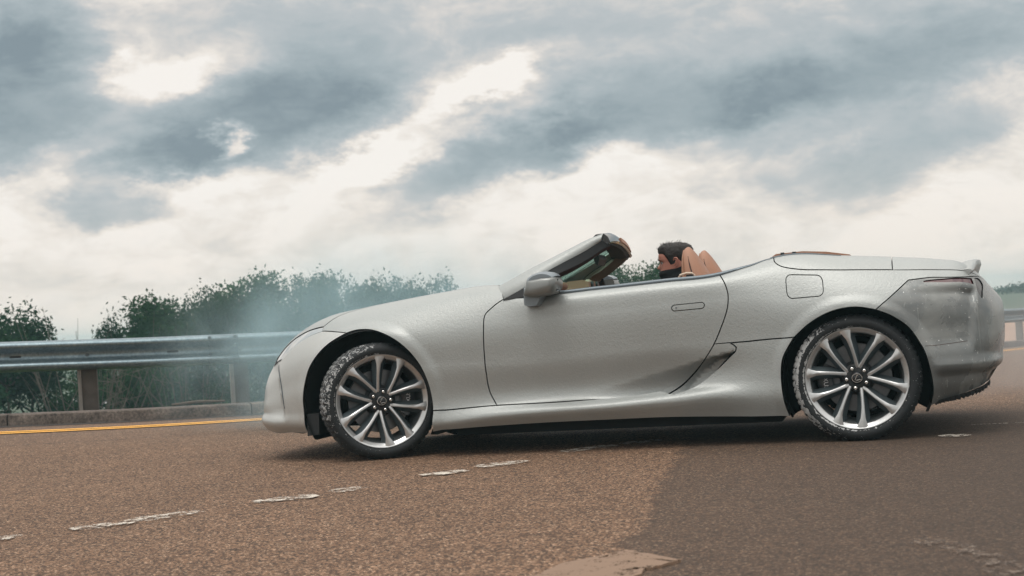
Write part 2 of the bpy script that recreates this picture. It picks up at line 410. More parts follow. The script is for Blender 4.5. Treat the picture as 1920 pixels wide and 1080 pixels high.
def disp(P):
    """inward (+) relief of the skin: arch flares, quarter scoop, tail crease"""
    x,z=P[:,0],P[:,2]; d=np.zeros(len(x))
    # flares round the arches: a slightly proud band
    for cx,cz,r in ((-.095,.36,.425),(2.865,.355,.402)):
        rr=np.hypot(x-cx,z-cz)
        d-=.012*smooth(r+.085,r+.020,rr)
    # the bumper face ahead of the fold beside the grille lies back a little, with a chin below
    xc=-.772+(.55-z)*.20
    d+=.020*smooth(xc-.16,xc,x)*(1-smooth(xc-.004,xc+.012,x))*smooth(.24,.34,z)*(1-smooth(.56,.66,z))
    d-=.022*smooth(.31,.25,z)*(1-smooth(-.80,-.66,x))
    return d
def scoop(P):
    x,z=P[:,0],P[:,2]
    # below the line rising to the scoop tip the skin dives inwards, deepest at the tip
    up=.335+(x-1.25)*.238-.09*np.clip(x-2.06,0,.2)
    m=smooth(1.15,1.75,x)*smooth(2.225,2.195,x)
    wd=.15-.115*smooth(1.75,2.12,x)
    q=np.clip((up-z)/wd,0,1)
    return .085*m*q*q/(q+.12)*1.12
def tailcut(P):
    x,z=P[:,0],P[:,2]
    xc=3.497+(z-.43)*.135                      # vertical edge of the side pocket
    rec=smooth(3.12,3.46,x)*(x<xc+.02)*(1-smooth(xc-.012,xc+.020,x))
    ver=smooth(.46,.56,z)*(1-smooth(.815,.862,z+smooth(3.44,3.56,x)*.02))
    d=.026*rec*ver
    low=smooth(3.26,3.36,x)
    d=d-.014*low*np.exp(-((z-.405)/.035)**2)+.026*low*smooth(.385,.335,z)
    return d
def PS(u,v,sc=0,tc=0,off=0.):
    e=1e-4
    P=P0(u,v); Pu=P0(np.asarray(u)+e,v)-P0(np.asarray(u)-e,v); Pv=P0(u,np.asarray(v)+e)-P0(u,np.asarray(v)-e)
    n=np.cross(Pu,Pv); n/=np.maximum(np.linalg.norm(n,axis=1,keepdims=True),1e-12)

    d=disp(P)
    if sc: d=d+scoop(P)
    if tc: d=d+tailcut(P)
    d=d-off
    return P-n*d[:,None], n

# ------------------------------------------------------------------ car body panels
def catmull(pts, step):
    pts = [np.array(p, float) for p in pts]
    if len(pts) == 2:
        n = max(1, int(np.linalg.norm(pts[1]-pts[0])/step)); return [pts[0]+(pts[1]-pts[0])*k/n for k in range(n+1)]
    P_ = [2*pts[0]-pts[1]]+pts+[2*pts[-1]-pts[-2]]; out = []
    for i in range(1, len(P_)-2):
        p0, p1, p2, p3 = P_[i-1:i+3]
        a = np.linalg.norm(p1-p0)**.5; b = np.linalg.norm(p2-p1)**.5; c = np.linalg.norm(p3-p2)**.5
        if min(a, b, c) < 1e-6: continue
        m1 = (p2-p1)+b*((p1-p0)/a-(p2-p0)/(a+b)) if False else ((p1-p0)/a-(p2-p0)/(a+b)+(p2-p1)/b)*b
        m2 = ((p2-p1)/b-(p3-p1)/(b+c)+(p3-p2)/c)*b
        n = max(1, int(np.linalg.norm(p2-p1)/step))
        for k in range(n):
            t = k/n; out.append((2*t**3-3*t**2+1)*p1+(t**3-2*t**2+t)*m1+(-2*t**3+3*t**2)*p2+(t**3-t**2)*m2)
    out.append(pts[-1]); return out
def loop(*segs, step=.012):
    out = []
    for s in segs:
        for p in catmull(s, step):
            if not out or np.linalg.norm(p-out[-1]) > .003: out.append(p)
    while np.linalg.norm(out[0]-out[-1]) < .003: out.pop()
    return np.array(out)
def inset(L, g):
    a = np.roll(L, 1, 0); b = np.roll(L, -1, 0)
    area = .5*np.sum(L[:, 0]*b[:, 1]-b[:, 0]*L[:, 1])
    d1 = L-a; d1 /= np.linalg.norm(d1, axis=1, keepdims=True); d2 = b-L; d2 /= np.linalg.norm(d2, axis=1, keepdims=True)
    n1 = np.stack([-d1[:, 1], d1[:, 0]], 1); n2 = np.stack([-d2[:, 1], d2[:, 0]], 1); n = n1+n2
    n /= np.maximum(np.linalg.norm(n, axis=1, keepdims=True), .3)
    if area < 0: n = -n
    Q = L+n*g
    keep = (L[:, 1] > VK[-1]-.004) | (L[:, 0] < .004) | (L[:, 0] > UK[-1]-.004)
    Q[L[:, 1] > VK[-1]-.004, 1] = VK[-1]; Q[L[:, 0] < .004, 0] = 0; Q[L[:, 0] > UK[-1]-.004, 0] = UK[-1]
    return Q
def pip(pts, L):
    x, y = pts[:, 0], pts[:, 1]; inside = np.zeros(len(pts), bool); j = len(L)-1
    for i in range(len(L)):
        xi, yi = L[i]; xj, yj = L[j]
        c = ((yi > y) != (yj > y)) & (x < (xj-xi)*(y-yi)/((yj-yi) if yj != yi else 1e-12)+xi)
        inside ^= c; j = i
    return inside
def panel_data(outer, holes=(), sc=0, tc=0, gap=.003, step=.022, off=0., flange=.028):
    loops = [inset(outer, gap)]+[inset(h, -gap) for h in holes]
    lo = outer.min(0); hi = outer.max(0)
    gx, gy = np.meshgrid(np.arange(lo[0], hi[0], step), np.arange(lo[1]+step*.5, hi[1], step*.8), indexing='ij')
    gp = np.stack([gx.ravel(), gy.ravel()], 1)
    ok = pip(gp, loops[0])
    for h in loops[1:]: ok &= ~pip(gp, h)
    bp = np.concatenate(loops); gp = gp[ok]
    dm = np.full(len(gp), 9.)
    for k in range(0, len(bp), 256): dm = np.minimum(dm, np.sqrt(((gp[:, None]-bp[None, k:k+256])**2).sum(2)).min(1))
    gp = gp[dm > step*.42]
    pts = np.concatenate([bp, gp]); edges = []; o = 0
    for l in loops:
        n = len(l); edges += [(o+i, o+(i+1) % n) for i in range(n)]; o += n
    r = delaunay_2d_cdt([Vector(p) for p in pts], edges, [], 0, 1e-6)
    q = np.array([tuple(v) for v in r[0]]); tri = np.array(r[2])
    cen = q[tri].mean(1); ok = pip(cen, loops[0])
    for h in loops[1:]: ok &= ~pip(cen, h)
    tri = tri[ok]
    P_, N_ = PS(q[:, 0], q[:, 1], sc, tc, off)
    a, b, c = P_[tri[:, 0]], P_[tri[:, 1]], P_[tri[:, 2]]
    nn = np.cross(b-a, c-a); flip = (nn*N_[tri].mean(1)).sum(1) < 0
    tri[flip] = tri[flip][:, ::-1]
    area = np.linalg.norm(nn, axis=1); tri = tri[area > 1e-10]
    # shading normals follow the relief, not only the base skin
    e = 1.5e-3
    A = PS(q[:, 0]+e, q[:, 1], sc, tc)[0]-PS(q[:, 0]-e, q[:, 1], sc, tc)[0]; B = PS(q[:, 0], q[:, 1]+e, sc, tc)[0]-PS(q[:, 0], q[:, 1]-e, sc, tc)[0]
    N2 = np.cross(A, B); l = np.linalg.norm(N2, axis=1, keepdims=True)
    N2 = np.where(l > 1e-9, N2/np.maximum(l, 1e-9), N_)
    N2[(N2*N_).sum(1) < 0] *= -1
    V = list(P_); Nn = list(N2); F = [tuple(t) for t in tri]
    if flange:
        for l in loops:
            skip = (l[:, 1] > VK[-1]-.005) | (l[:, 0] < .004) | (l[:, 0] > UK[-1]-.004)
            Pl, Nl = PS(l[:, 0], l[:, 1], sc, tc, off); I = Pl-Nl*flange
            cen2 = (np.roll(Pl, -1, 0)-np.roll(Pl, 1, 0)); side = np.cross(cen2, Nl); side /= np.maximum(np.linalg.norm(side, axis=1, keepdims=True), 1e-9)
            k = len(V); n = len(l); V += list(Pl)+list(I); Nn += list(side)*2
            for i in range(n):
                j = (i+1) % n
                if skip[i] and skip[j]: continue
                F.append((k+i, k+j, k+n+j, k+n+i))
    return np.array(V), np.array(Nn), F
def panel(name, mat, parent, outer, side='near', **kw):
    V, Nn, F = panel_data(outer, **kw)
    n = len(V); V2 = V*[1, -1, 1]; N2 = Nn*[1, -1, 1]
    if side == 'near': return mesh(name, V, F, mat, parent, True, normals=Nn)
    if side == 'far': return mesh(name, V2, [f[::-1] for f in F], mat, parent, True, normals=N2)
    if side == 'both':
        return mesh(name, np.concatenate([V, V2]), F+[tuple(n+i for i in f[::-1]) for f in F], mat, parent, True, normals=np.concatenate([Nn, N2]))
    return panel(name, mat, parent, outer, 'near', **kw), panel(name, mat, parent, outer, 'far', **kw)

car = empty('convertible_car', (0, 0, 0))
tag(car, 'pale grey two-door convertible with its roof down standing on the brown road', 'car')
VE = VK[-1]; UE = UK[-1]
archF = [(1.090,0.0),(1.096,0.132),(1.095,0.277),(1.114,0.424),(1.154,0.535),(1.223,0.613),(1.292,0.659),(1.371,0.686),(1.408,0.697),(1.476,0.701),(1.581,0.684),(1.689,0.637),(1.780,0.575),(1.852,0.501),(1.910,0.408),(1.942,0.314),(1.957,0.208),(1.960,0.146),(1.945,0.0)]
archR = [(4.124,0.0),(4.099,0.063),(4.090,0.153),(4.105,0.280),(4.138,0.364),(4.177,0.432),(4.264,0.504),(4.360,0.551),(4.454,0.573),(4.546,0.578),(4.639,0.564),(4.725,0.527),(4.811,0.454),(4.875,0.322),(4.908,0.181),(4.922,0.077),(4.902,0.0)]
headl = [(0.741,0.80),(0.803,0.838),(0.892,0.850),(1.058,0.835),(1.180,0.810),(1.209,0.768),(1.107,0.772),(1.004,0.760),(0.937,0.736),(0.882,0.712),(0.741,0.80)]
front_b = loop([(0, 0), (.5, 0), (1.090, 0)], archF[:9], [(1.408,.697),(1.321,.731),(1.209,.768)], [(1.209,.768),(1.107,.772),(1.004,.760),(.937,.736),(.882,.712)], [(.882,.712),(.80,.755),(.741,.80)], [(.741,.80),(.73,.90)], [(.73,.90),(.62,1.2),(.58,VE)], [(.58,VE),(0,VE)], [(0,VE),(0,0)])
panel('front_bumper', M['nose'], car, front_b, 'both')
hl = loop([(.741,.80),(.803,.838),(.892,.850),(1.058,.835),(1.209,.80)], [(1.209,.80),(1.209,.768)], [(1.209,.768),(1.107,.772),(1.004,.760),(.937,.736),(.882,.712)], [(.882,.712),(.80,.755),(.741,.80)])
for hp in panel('headlight', M['lens'], car, hl, 'pair', off=-.004, flange=.02):
    pass
hood = loop([(.741,.80),(.803,.838),(.892,.850),(1.058,.835),(1.209,.80)], [(1.209,.80),(1.32,.87),(1.6,.93),(2.0,.945),(2.365,.94)], [(2.365,.94),(2.34,1.2),(2.30,VE)], [(2.30,VE),(.58,VE)], [(.58,VE),(.62,1.2),(.73,.90)], [(.73,.90),(.741,.80)])
panel('bonnet', M['paint'], car, hood, 'both')
fend = loop([(1.209,.80),(1.209,.768)], [(1.209,.768),(1.321,.731),(1.408,.697)], archF[8:18], [(1.960,.146),(2.155,.149),(2.361,.148)],
            [(2.361,.148),(2.319,.246),(2.309,.372),(2.307,.469),(2.311,.605),(2.317,.688),(2.355,.724),(2.430,.782)], [(2.430,.782),(2.40,.87),(2.365,.94)], [(2.365,.94),(2.0,.945),(1.6,.93),(1.32,.87),(1.209,.80)])
panel('front_fender', M['paint'], car, fend, 'pair')
# door
hpad = .0165
def capsule(x0, v0, x1, v1, r, n=10):
    c0 = np.array((x0, v0)); c1 = np.array((x1, v1)); d = (c1-c0)/np.linalg.norm(c1-c0); p = np.array((-d[1], d[0])); a = []
    for k in range(n+1): t = pi/2-pi*k/n; a.append(c1+r*(cos(t)*d+sin(t)*p))
    for k in range(n+1): t = pi/2-pi*k/n; a.append(c0-r*(cos(t)*d+sin(t)*p))
    out = []
    for q in a:
        if not out or np.linalg.norm(q-out[-1]) > .001: out.append(q)
    return np.array(out)
handle = capsule(3.490, .619, 3.647, .619, .0175)
door_l = loop([(2.430,.782),(2.355,.724),(2.317,.688),(2.311,.605),(2.307,.469),(2.309,.372),(2.319,.246),(2.361,.148)],
              [(2.361,.148),(2.722,.138),(2.987,.142),(3.198,.143),(3.371,.152),(3.490,.192),(3.587,.259),(3.676,.370),(3.744,.480),(3.797,.583),(3.808,.660),(3.797,.736),(3.759,.872)],
              [(3.759,.872),(3.6,.868),(3.2,.872),(2.8,.876),(2.62,.835),(2.430,.782)])
doors = panel('door', M['paint'], car, door_l, 'pair', holes=[handle], sc=1, gap=.0038)
for dr, s in zip(doors, ('near', 'far')):
    panel('door_handle', M['paint'], dr, handle, s, flange=.02, gap=.0015, step=.01, off=-.0015)
    b = G(); Pk, Nk = PS(np.array([3.498]), np.array([.619])); p = Pk[0]-Nk[0]*0+np.array((0, -.0025, 0))
    b.revolve([(.0, -.001), (.004, -.001), (.004, .004)], 12)
    k = b.obj('key_cover', M['trim'], dr); k.location = (p[0], p[1] if s == 'near' else -p[1], p[2])
    if s == 'far': k.rotation_euler = (0, 0, pi)
# skirt and scoop
intake = [(3.452,.117),(3.535,.140),(3.602,.170),(3.715,.255),(3.827,.363)]
sk = loop([(1.945,0),(3.0,0),(4.124,0)], archR[:6], [(4.177,.432),(4.055,.431),(3.900,.423),(3.80,.421)], [(3.80,.421),(3.835,.39),(3.827,.363)], intake[::-1], [(3.452,.117),(3.42,.130),(3.371,.152)],
          [(3.371,.152),(3.198,.143),(2.987,.142),(2.722,.138),(2.361,.148),(2.155,.149),(1.960,.146)], archF[17:])
panel('side_skirt', M['paint'], car, sk, 'pair', flange=.07, gap=.005)
scp = loop([(a-.003, b+.003) for a, b in intake], [(3.827,.363),(3.835,.39),(3.80,.421)], [(3.80,.421),(3.708,.418)], [(3.708,.418),(3.676,.370),(3.587,.259),(3.490,.192),(3.40,.158)], [(3.40,.158),(3.449,.111)])
panel('side_scoop', M['paint'], car, scp, 'pair', sc=1, gap=.003, flange=.05)
# rear quarter
def rquad(c, r, n=7):
    out = []; c = [np.array(p, float) for p in c]
    for i in range(4):
        p = c[i]; a = c[i-1]-p; b = c[(i+1) % 4]-p; a /= np.linalg.norm(a); b /= np.linalg.norm(b)
        for k in range(n+1):
            t = k/n; p0 = p+a*r; p1 = p+b*r; out.append(p0*(1-t)**2+p*2*t*(1-t)+p1*t*t)
    return np.array(out)
fuel = rquad([(4.142,.765),(4.350,.757),(4.356,.660),(4.150,.655)], .034)
qp = loop([(3.708,.418),(3.744,.480),(3.797,.583),(3.808,.660),(3.797,.736),(3.759,.872)], [(3.759,.872),(3.85,.875),(3.95,.885),(4.02,.92),(4.072,.915)], [(4.072,.915),(4.082,.85),(4.115,.815),(4.211,.790),(4.408,.785),(4.745,.792),(5.0,.80),(5.17,.82),(5.285,.885)],
          [(5.285,.885),(5.166,.775),(4.934,.745),(4.829,.734)], [(4.829,.734),(4.732,.653),(4.639,.564)], archR[5:11][::-1], [(4.177,.432),(4.055,.431),(3.900,.423),(3.708,.418)])
for q_, s in zip(panel('rear_quarter_panel', M['paint'], car, qp, 'pair', holes=[fuel]), ('near', 'far')):
    panel('fuel_flap' if s == 'near' else 'blank_flap', M['paint'], q_, fuel, s, gap=.002, flange=.02, off=.0)
ton = loop([(4.072,.915),(4.082,.85),(4.115,.815),(4.211,.790),(4.408,.785),(4.745,.792)], [(4.745,.792),(4.745,VE)], [(4.745,VE),(4.03,VE)], [(4.03,VE),(4.04,1.1),(4.072,.915)])
panel('tonneau_cover', M['paint'], car, ton, 'both')
boot = loop([(4.745,.79),(5.0,.80),(5.17,.82),(5.285,.885)], [(5.285,.885),(5.40,1.0),(5.50,1.2),(5.56,VE)], [(5.56,VE),(4.745,VE)], [(4.745,VE),(4.745,.79)])
panel('boot_lid', M['paint'], car, boot, 'both')
lampL = loop([(4.915,.7255),(5.045,.742),(5.165,.764),(5.20,.78)], [(5.20,.78),(5.21,.745)], [(5.21,.745),(5.16,.738),(5.043,.724),(4.915,.7215)])
lampV = loop([(5.225,.80),(5.262,.83),(5.285,.80),(5.275,.72),(5.262,.66),(5.238,.70)], [(5.238,.70),(5.225,.80)])
rb = loop([(4.902,0),(4.922,.077),(4.908,.181),(4.875,.322),(4.811,.454),(4.725,.527),(4.639,.564)], [(4.639,.564),(4.732,.653),(4.829,.734)], [(4.829,.734),(4.934,.745),(5.166,.775),(5.285,.885)],
          [(5.285,.885),(5.40,1.0),(5.50,1.2),(5.56,VE)], [(5.56,VE),(UE,VE)], [(UE,VE),(UE,0)], [(UE,0),(5.4,0),(4.902,0)])
rbo = panel('rear_bumper', M['tail'], car, rb, 'both', holes=[lampL, lampV], tc=1, step=.013)
for s in ('near', 'far'):
    l_ = panel('tail_light', M['redlens'], car, lampL, s, flange=0, gap=-.002, off=-.006)
    panel('lamp_corner', M['gloss'], l_, lampV, s, flange=0, gap=-.002, off=-.005)
    sl = loop([(4.893,.318),(4.96,.318),(5.032,.323),(5.152,.331)], [(5.152,.331),(5.152,.327)], [(5.152,.327),(5.032,.319),(4.96,.314),(4.893,.314)])
    panel('bumper_seam', M['seam'], rbo, sl, s, flange=0, gap=0, off=.001, step=.02, tc=1)

# ducktail lip on the boot lid
g = G(); rings = []
for k in range(25):
    y = -.705+1.41*k/24; a = abs(y)/.705; bx = -.085*a**2.2; tip = 0.
    hh = .012*(1-a); prof = [(3.36, .955+hh), (3.44, .966+hh), (3.51, .977+hh), (3.565, .990+hh), (3.608, .997+hh), (3.624, .990+hh), (3.629, .972), (3.618, .945), (3.606, .912), (3.595, .875), (3.50, .86), (3.36, .90)]
    e = .42+.58*float(smooth(0, .30, 1-a))
    rings.append([(px_+bx, y, .90+(pz-.90-.004)*e+tip*(px_ > 3.4)) for px_, pz in prof])
g.loft(rings); g.obj('boot_lip', M['paint'], car, angle=50)
# diffuser and torn lower edge at the tail
g = G()
g.loft([[(3.50+.16*(1-(abs(y)/.8)**2)+dx*.9, y, z) for dx, z in ((-.12, .235), (-.03, .27), (.065, .40), (.06, .49), (-.04, .49), (-.12, .3))] for y in np.linspace(-.62, .62, 19)])
g.obj('diffuser', M['black'], car)
g = G(); uu = np.linspace(4.93, 5.30, 60); Pt, Nt = PS(uu, np.full(60, .002)); top_ = []; bot_ = []
for i in range(60):
    p = Pt[i]-Nt[i]*.006; h_ = .008+.012*abs(sin(i*.9)+.6*sin(i*2.3))*(.3+i/60)
    top_.append((p[0], p[1], p[2]+.012)); bot_.append((p[0]+.004*sin(i*1.7), p[1]+.01, p[2]-h_))
g.loft([top_, bot_], closed=False); g.loft([[(a[0], a[1]+.02, a[2]) for a in top_], [(a[0], a[1]+.02, a[2]) for a in bot_]], closed=False)
g.obj('torn_edge', M['black'], car, smooth=False)
g = G(); g.loft([[(x, -w, z), (x, w, z), (x, w, z+.012), (x, -w, z+.012)] for x, w, z in ((-.93, .50, .212), (-.80, .66, .188), (-.6, .78, .172))]); g.obj('front_splitter', M['black'], car, smooth=False)
for sg in (-1, 1):
    g = G(); g.loft([[(-.535, sg*.86, .16), (-.455, sg*.86, .168), (-.45, sg*.86, .30), (-.53, sg*.86, .30)], [(-.535, sg*.62, .16), (-.455, sg*.62, .168), (-.45, sg*.62, .30), (-.53, sg*.62, .30)]]); g.obj('air_deflector', M['black'], car, smooth=False)
# underbody, wheel tubs
g = G()
g.loft([[(x, -w, z0), (x, w, z0), (x, w, z1), (x, -w, z1)] for x, w, z0, z1 in ((-.9, .45, .24, .4), (-.5, .50, .19, .6), (.35, .50, .18, .62), (.36, .72, .18, .62), (2.44, .72, .18, .62), (2.45, .50, .18, .62), (3.3, .50, .2, .6), (3.6, .5, .3, .6))])
g.loft([[(x, -.76, .117), (x, .76, .117), (x, .72, .2), (x, -.72, .2)] for x in (.42, 2.42)])  # low pan added to hide lit far ground and keep the sill gap dark
g.obj('underbody', M['void'], car, smooth=False)
for cx, r in ((-.095, .432), (2.865, .412)):
    for s in (-1, 1):
        g = G()
        rin = [[(cx+r_*cos(a), s*y, .36+r_*sin(a)) for a in np.linspace(-.52, pi+.52, 33)] for y, r_ in ((.885, r+.01), (.80, r+.03), (.52, r+.03), (.515, .02))]
        g.loft(rin, closed=False); g.obj('wheel_tub', M['void'], car)
# front grille in the nose, seen only from ahead
gr = loop([(.0, .12), (.34, .12)], [(.34, .12), (.30, .45), (.36, .80)], [(.36, .80), (.3, 1.25), (.0, 1.25)], [(0, 1.25), (0, .12)])
panel('grille', M['black'], car, gr, 'both', off=.004, flange=0)
g = G()
for y in (-.12, .12): pass
# shade of the nose crease beside the grille, drawn as a dark strip
for s in ('near', 'far'):
    cr = loop([(.846, .686), (.888, .457), (.913, .202)], [(.913, .202), (.921, .20)], [(.921, .20), (.898, .457), (.853, .680)], [(.853, .680), (.846, .686)])
    panel('crease_shade', M['trim'], car, cr, s, flange=0, gap=0, off=.0015)
    cr = loop([(.741, .775), (.80, .742), (.862, .708)], [(.862, .708), (.875, .716)], [(.875, .716), (.80, .760), (.741, .80)], [(.741, .80), (.741, .775)])
    panel('lamp_slot', M['black'], car, cr, s, flange=0, gap=0, off=.0015)

# ------------------------------------------------------------------ belt line, cabin
for s in (-1, 1):
    g = G(); rings = []
    us = np.linspace(2.60, 4.06, 60)
    vv = np.interp(us, [2.60, 2.8, 3.76, 3.95, 4.02, 4.072], [.84, .880, .874, .884, .918, .915])
    Pb, Nb = PS(us, vv)
    for i in range(len(us)):
        p = Pb[i]; k_ = float(np.interp(us[i], [3.75, 4.0], [1, .35]))
        q = [(-.004, -.006), (-.008, .006), (-.004, .016), (.006, .021), (.03, .021), (.034, -.02)]
        rings.append([(p[0], (p[1]+a), p[2]+b*k_-.002) if s < 0 else (p[0], -(p[1]+a), p[2]+b*k_-.002) for a, b in q])
    g.loft(rings); g.obj('window_trim', M['trim'], car, angle=50)
    # trim carries on along the deck edge
    g = G(); us = np.linspace(4.05, 4.46, 16); Pb, Nb = PS(us, np.full(16, .925))
    g.tube([(p[0], p[1]*-s, p[2]+.004) if s > 0 else tuple(p+np.array((0, 0, .001))) for p in Pb], [.006]*10+[.005, .005, .004, .004, .003, .003], 8)
    g.obj('deck_trim', M['trim'], car)
    # black quarter light ahead of the mirror
    g = G(); y0 = -.835
    tri = [(.79, .938), (.90, .9445), (1.12, .956), (1.10, 1.060), (1.02, 1.045), (.93, 1.003)]
    g.loft([[(x, s*(-y0+.0)-s*(.11*max(0, z-.95)), z) for x, z in tri], [(x, s*(-y0-.03)-s*(.11*max(0, z-.95)), z) for x, z in tri]])
    g.obj('quarter_light', M['gloss'], car, smooth=False)
    # inner door card
    g = G(); g.loft([[(x, s*.80, .94+.02*(x-1)), (x, s*.72, .90), (x, s*.66, .5), (x, s*.66, .3), (x, s*.70, .3), (x, s*.71, .6), (x, s*.80, .85), (x, s*.815, .93)] for x in (.8, 1.2, 1.6, 2.0, 2.3)])
    g.obj('door_card', M['tan'], car)
# windscreen frame: pillars + header
def lerp(a, b, t): return tuple(a[i]+(b[i]-a[i])*t for i in range(len(a)))
def spl(pts, n):
    P_ = catmull(pts, .01); idx = np.linspace(0, len(P_)-1, n).astype(int); return [P_[i] for i in idx]
up = [(.742, -.735, 1.026), (.80, -.735, 1.050), (.945, -.71, 1.120), (1.138, -.665, 1.206), (1.31, -.635, 1.281), (1.402, -.622, 1.309)]
lo = [(.786, -.80, .943), (.93, -.785, 1.012), (1.055, -.745, 1.094), (1.18, -.705, 1.155), (1.292, -.672, 1.208), (1.385, -.645, 1.262)]
dk = [(1.10, -.745, 1.05), (1.125, -.735, 1.075), (1.22, -.70, 1.115), (1.32, -.665, 1.165), (1.40, -.635, 1.215), (1.445, -.60, 1.235)]
U_ = spl(up, 24); L_ = spl(lo, 24)
roll = lambda y: .018*(y < 0) if False else 0
for s in (-1, 1):
    zk = (lambda t: 0.) if s < 0 else (lambda t: -.03*t)
    g = G(); rings = []
    for i in range(24):
        a = np.array(U_[i]); b = np.array(L_[i]); t = i/23
        mid = (a+b)/2+np.array((0, -.014, .004)); ai = a+np.array((.0, .05, -.004)); bi = b+np.array((.0, .035, -.006))
        r = [b, b*.65+mid*.35+np.array((0, -.004, 0)), mid, a*.7+mid*.3+np.array((0, -.004, .002)), a, ai, bi]
        rings.append([(p[0]-(.09*t*t if s > 0 else 0), p[1]*-s, p[2]+zk(t)) for p in r])
    g.loft(rings if s > 0 else rings); pil = g.obj('windscreen_pillar', M['paint'], car, angle=50)
    g = G(); rings = []
    for i in range(5, 24):
        t = (i-5)/18; b = np.array(L_[i]); d = np.array(lerp(spl(dk, 19)[i-5], spl(dk, 19)[i-5], 0))
        r = [b+(0, .002, .004), d, d+(-.02, .05, -.005), b+(-.01, .06, .012)]
        rings.append([(p[0]-(.09*t if s > 0 else 0), p[1]*-s, p[2]+zk(t)) for p in [np.array(q) for q in r]])
    g.loft(rings); g.obj('pillar_seal', M['black'], pil)
    g = G(); rings = []
    for i in range(5, 24):
        t = (i-5)/18; d = np.array(spl(dk, 19)[i-5]); b = np.array(L_[i]); w_ = .10
        r = [d+(-.005, .01, -.002), d+(-.03, .055, -.035*(1-t*.3)), d+(-.08+.02*t, w_, -.005+.02*t), b+(-.02, .07, .0)]
        rings.append([(p[0]-(.09*t if s > 0 else 0), p[1]*-s, p[2]+zk(t)) for p in [np.array(q) for q in r]])
    g.loft(rings); g.obj('pillar_lining', M['maroon'] if s < 0 else M['pillarin'], pil)
# header
g = G(); g2 = G(); r1 = []; r2 = []
for k in range(31):
    y = -.625+1.25*k/30; a = abs(y)/.625; x = 1.335-.045*(y/.625)-.012*a*a; z = 1.312-.035*a**2.4-.026*(y/.625)
    drop = .0
    r1.append([(x-.06, y, z-.034), (x-.015, y, z+.002), (x+.035, y, z+.003), (x+.060, y, z-.018), (x+.072, y, z-.050), (x+.06, y, z-.062), (x+.02, y, z-.052)])
    r2.append([(x+.062, y*.97, z-.050), (x+.04, y*.97, z-.075), (x-.02, y*.97, z-.075), (x-.07, y*.97, z-.062), (x-.06, y*.97, z-.046), (x+.02, y*.97, z-.05)])
g.loft(r1); hd = g.obj('windscreen_header', M['gloss'], car, angle=50)
g2.loft(r2); g2.obj('header_lining', M['headliner'], hd)
g = G(); rr_ = []
for k in range(20):
    y = -.10+.60*k/19; a = abs(y)/.625; x = 1.335-.045*(y/.625)-.012*a*a+.066; z = 1.312-.035*a**2.4-.026*(y/.625)
    rr_.append([(x+.003, y, z-.016), (x+.012, y, z-.046), (x-.01, y, z-.058), (x-.02, y, z-.02)])
g.loft(rr_); g.obj('header_leather', M['tan2'], hd)
# windscreen glass
gl = []; 
for i in range(13):
    t = i/12; row = []
    a = np.array(spl(up, 13)[i])+(0.005, .03, -.012)
    for k in range(17):
        q = -1+2*k/16; bow = (1-q*q)*(.17*(1-t)+.045*t)
        row.append((a[0]-bow-(.055+.045*q)*t**2, -a[1]*q, a[2]+.012*(1-q*q)*t-.035*(1-q*q)*(1-t)-.02*(q > 0)*q*t))
    gl.append(row)
g = G(); g.loft(gl, closed=False); ws = g.obj('windscreen', M['glass'], car)
sol = ws.modifiers.new('thickness', 'SOLIDIFY'); sol.thickness = .005
g = G(); g.loft([[(x, y, z) for x, z in ((1.225, 1.18), (1.255, 1.20), (1.265, 1.17), (1.25, 1.13), (1.235, 1.14))] for y in (-.12, -.11, .11, .12)]); g.tube([(1.24, 0, 1.19), (1.20, 0, 1.235)], .012)
mir = g.obj('rear_view_mirror', M['black'], car)
g = G(); g.loft([[(.60-.1*(1-(y/.7)**2), y, 1.0), (.80-.08*(1-(y/.7)**2), y, 1.035), (.95, y, 1.02), (.95, y, .93), (.60, y, .90)] for y in np.linspace(-.72, .72, 9)]); g.obj('scuttle', M['black'], car)
# dashboard with instrument hood on the driver's (far) side
g = G()
g.loft([[(.90, y, .955), (.95, y, 1.0+.004*cos(y*4)), (1.05, y, .995), (1.10, y, .955), (1.09, y, .90), (1.02, y, .78), (1.0, y, .6), (.9, y, .6)] for y in np.linspace(-.74, .74, 15)])
dash = g.obj('dashboard', M['tan'], car)
g = G(); g.loft([[(.93, .38+s*.20, 1.0), (.97, .38+s*.17, 1.045), (1.06, .38+s*.15, 1.05), (1.115, .38+s*.17, 1.03), (1.12, .38+s*.20, .97), (.95, .38+s*.22, .96)] for s in (-1, -.5, 0, .5, 1)])
bn = g.obj('instrument_hood', M['tan'], dash)
for x, y, z, r in ((1.075, -.52, .985, .030), (1.122, .30, 1.01, .028), (1.122, .46, 1.01, .028)):
    g = G(); g.tube([(x-.012, y, z), (x+.006, y, z)], r, 16); g.obj('air_vent', M['black'], dash)
g = G(); g.box((1.03, -.50, 1.005), (.14, .30, .05)); bevel(g.obj('speaker_pod', M['tan'], dash), .02)
# steering wheel (far side)
sw = empty('steering_wheel', (1.15, .38, .868), car, (0, radians(-24), 0))
g = G(); R_ = .185
ring = [(0, R_*cos(a), R_*sin(a)) for a in np.linspace(0, 2*pi, 49)]
g.tube(ring, .0175, 10, caps=False); g.obj('wheel_grip', M['trim'], sw)
g = G(); g.tube([(0, R_*cos(a), R_*sin(a)) for a in np.linspace(radians(40), radians(140), 16)], .019, 10); g.obj('grip_leather', M['cream'], sw)
g = G(); g.tube([(-.05, 0, 0), (.015, 0, 0)], [.075, .06], 16)
for a in (0, pi, -pi/2): g.tube([(-.01, 0, 0), (0, R_*cos(a), R_*sin(a))], [.03, .02], 8)
g.obj('wheel_hub', M['black'], sw)
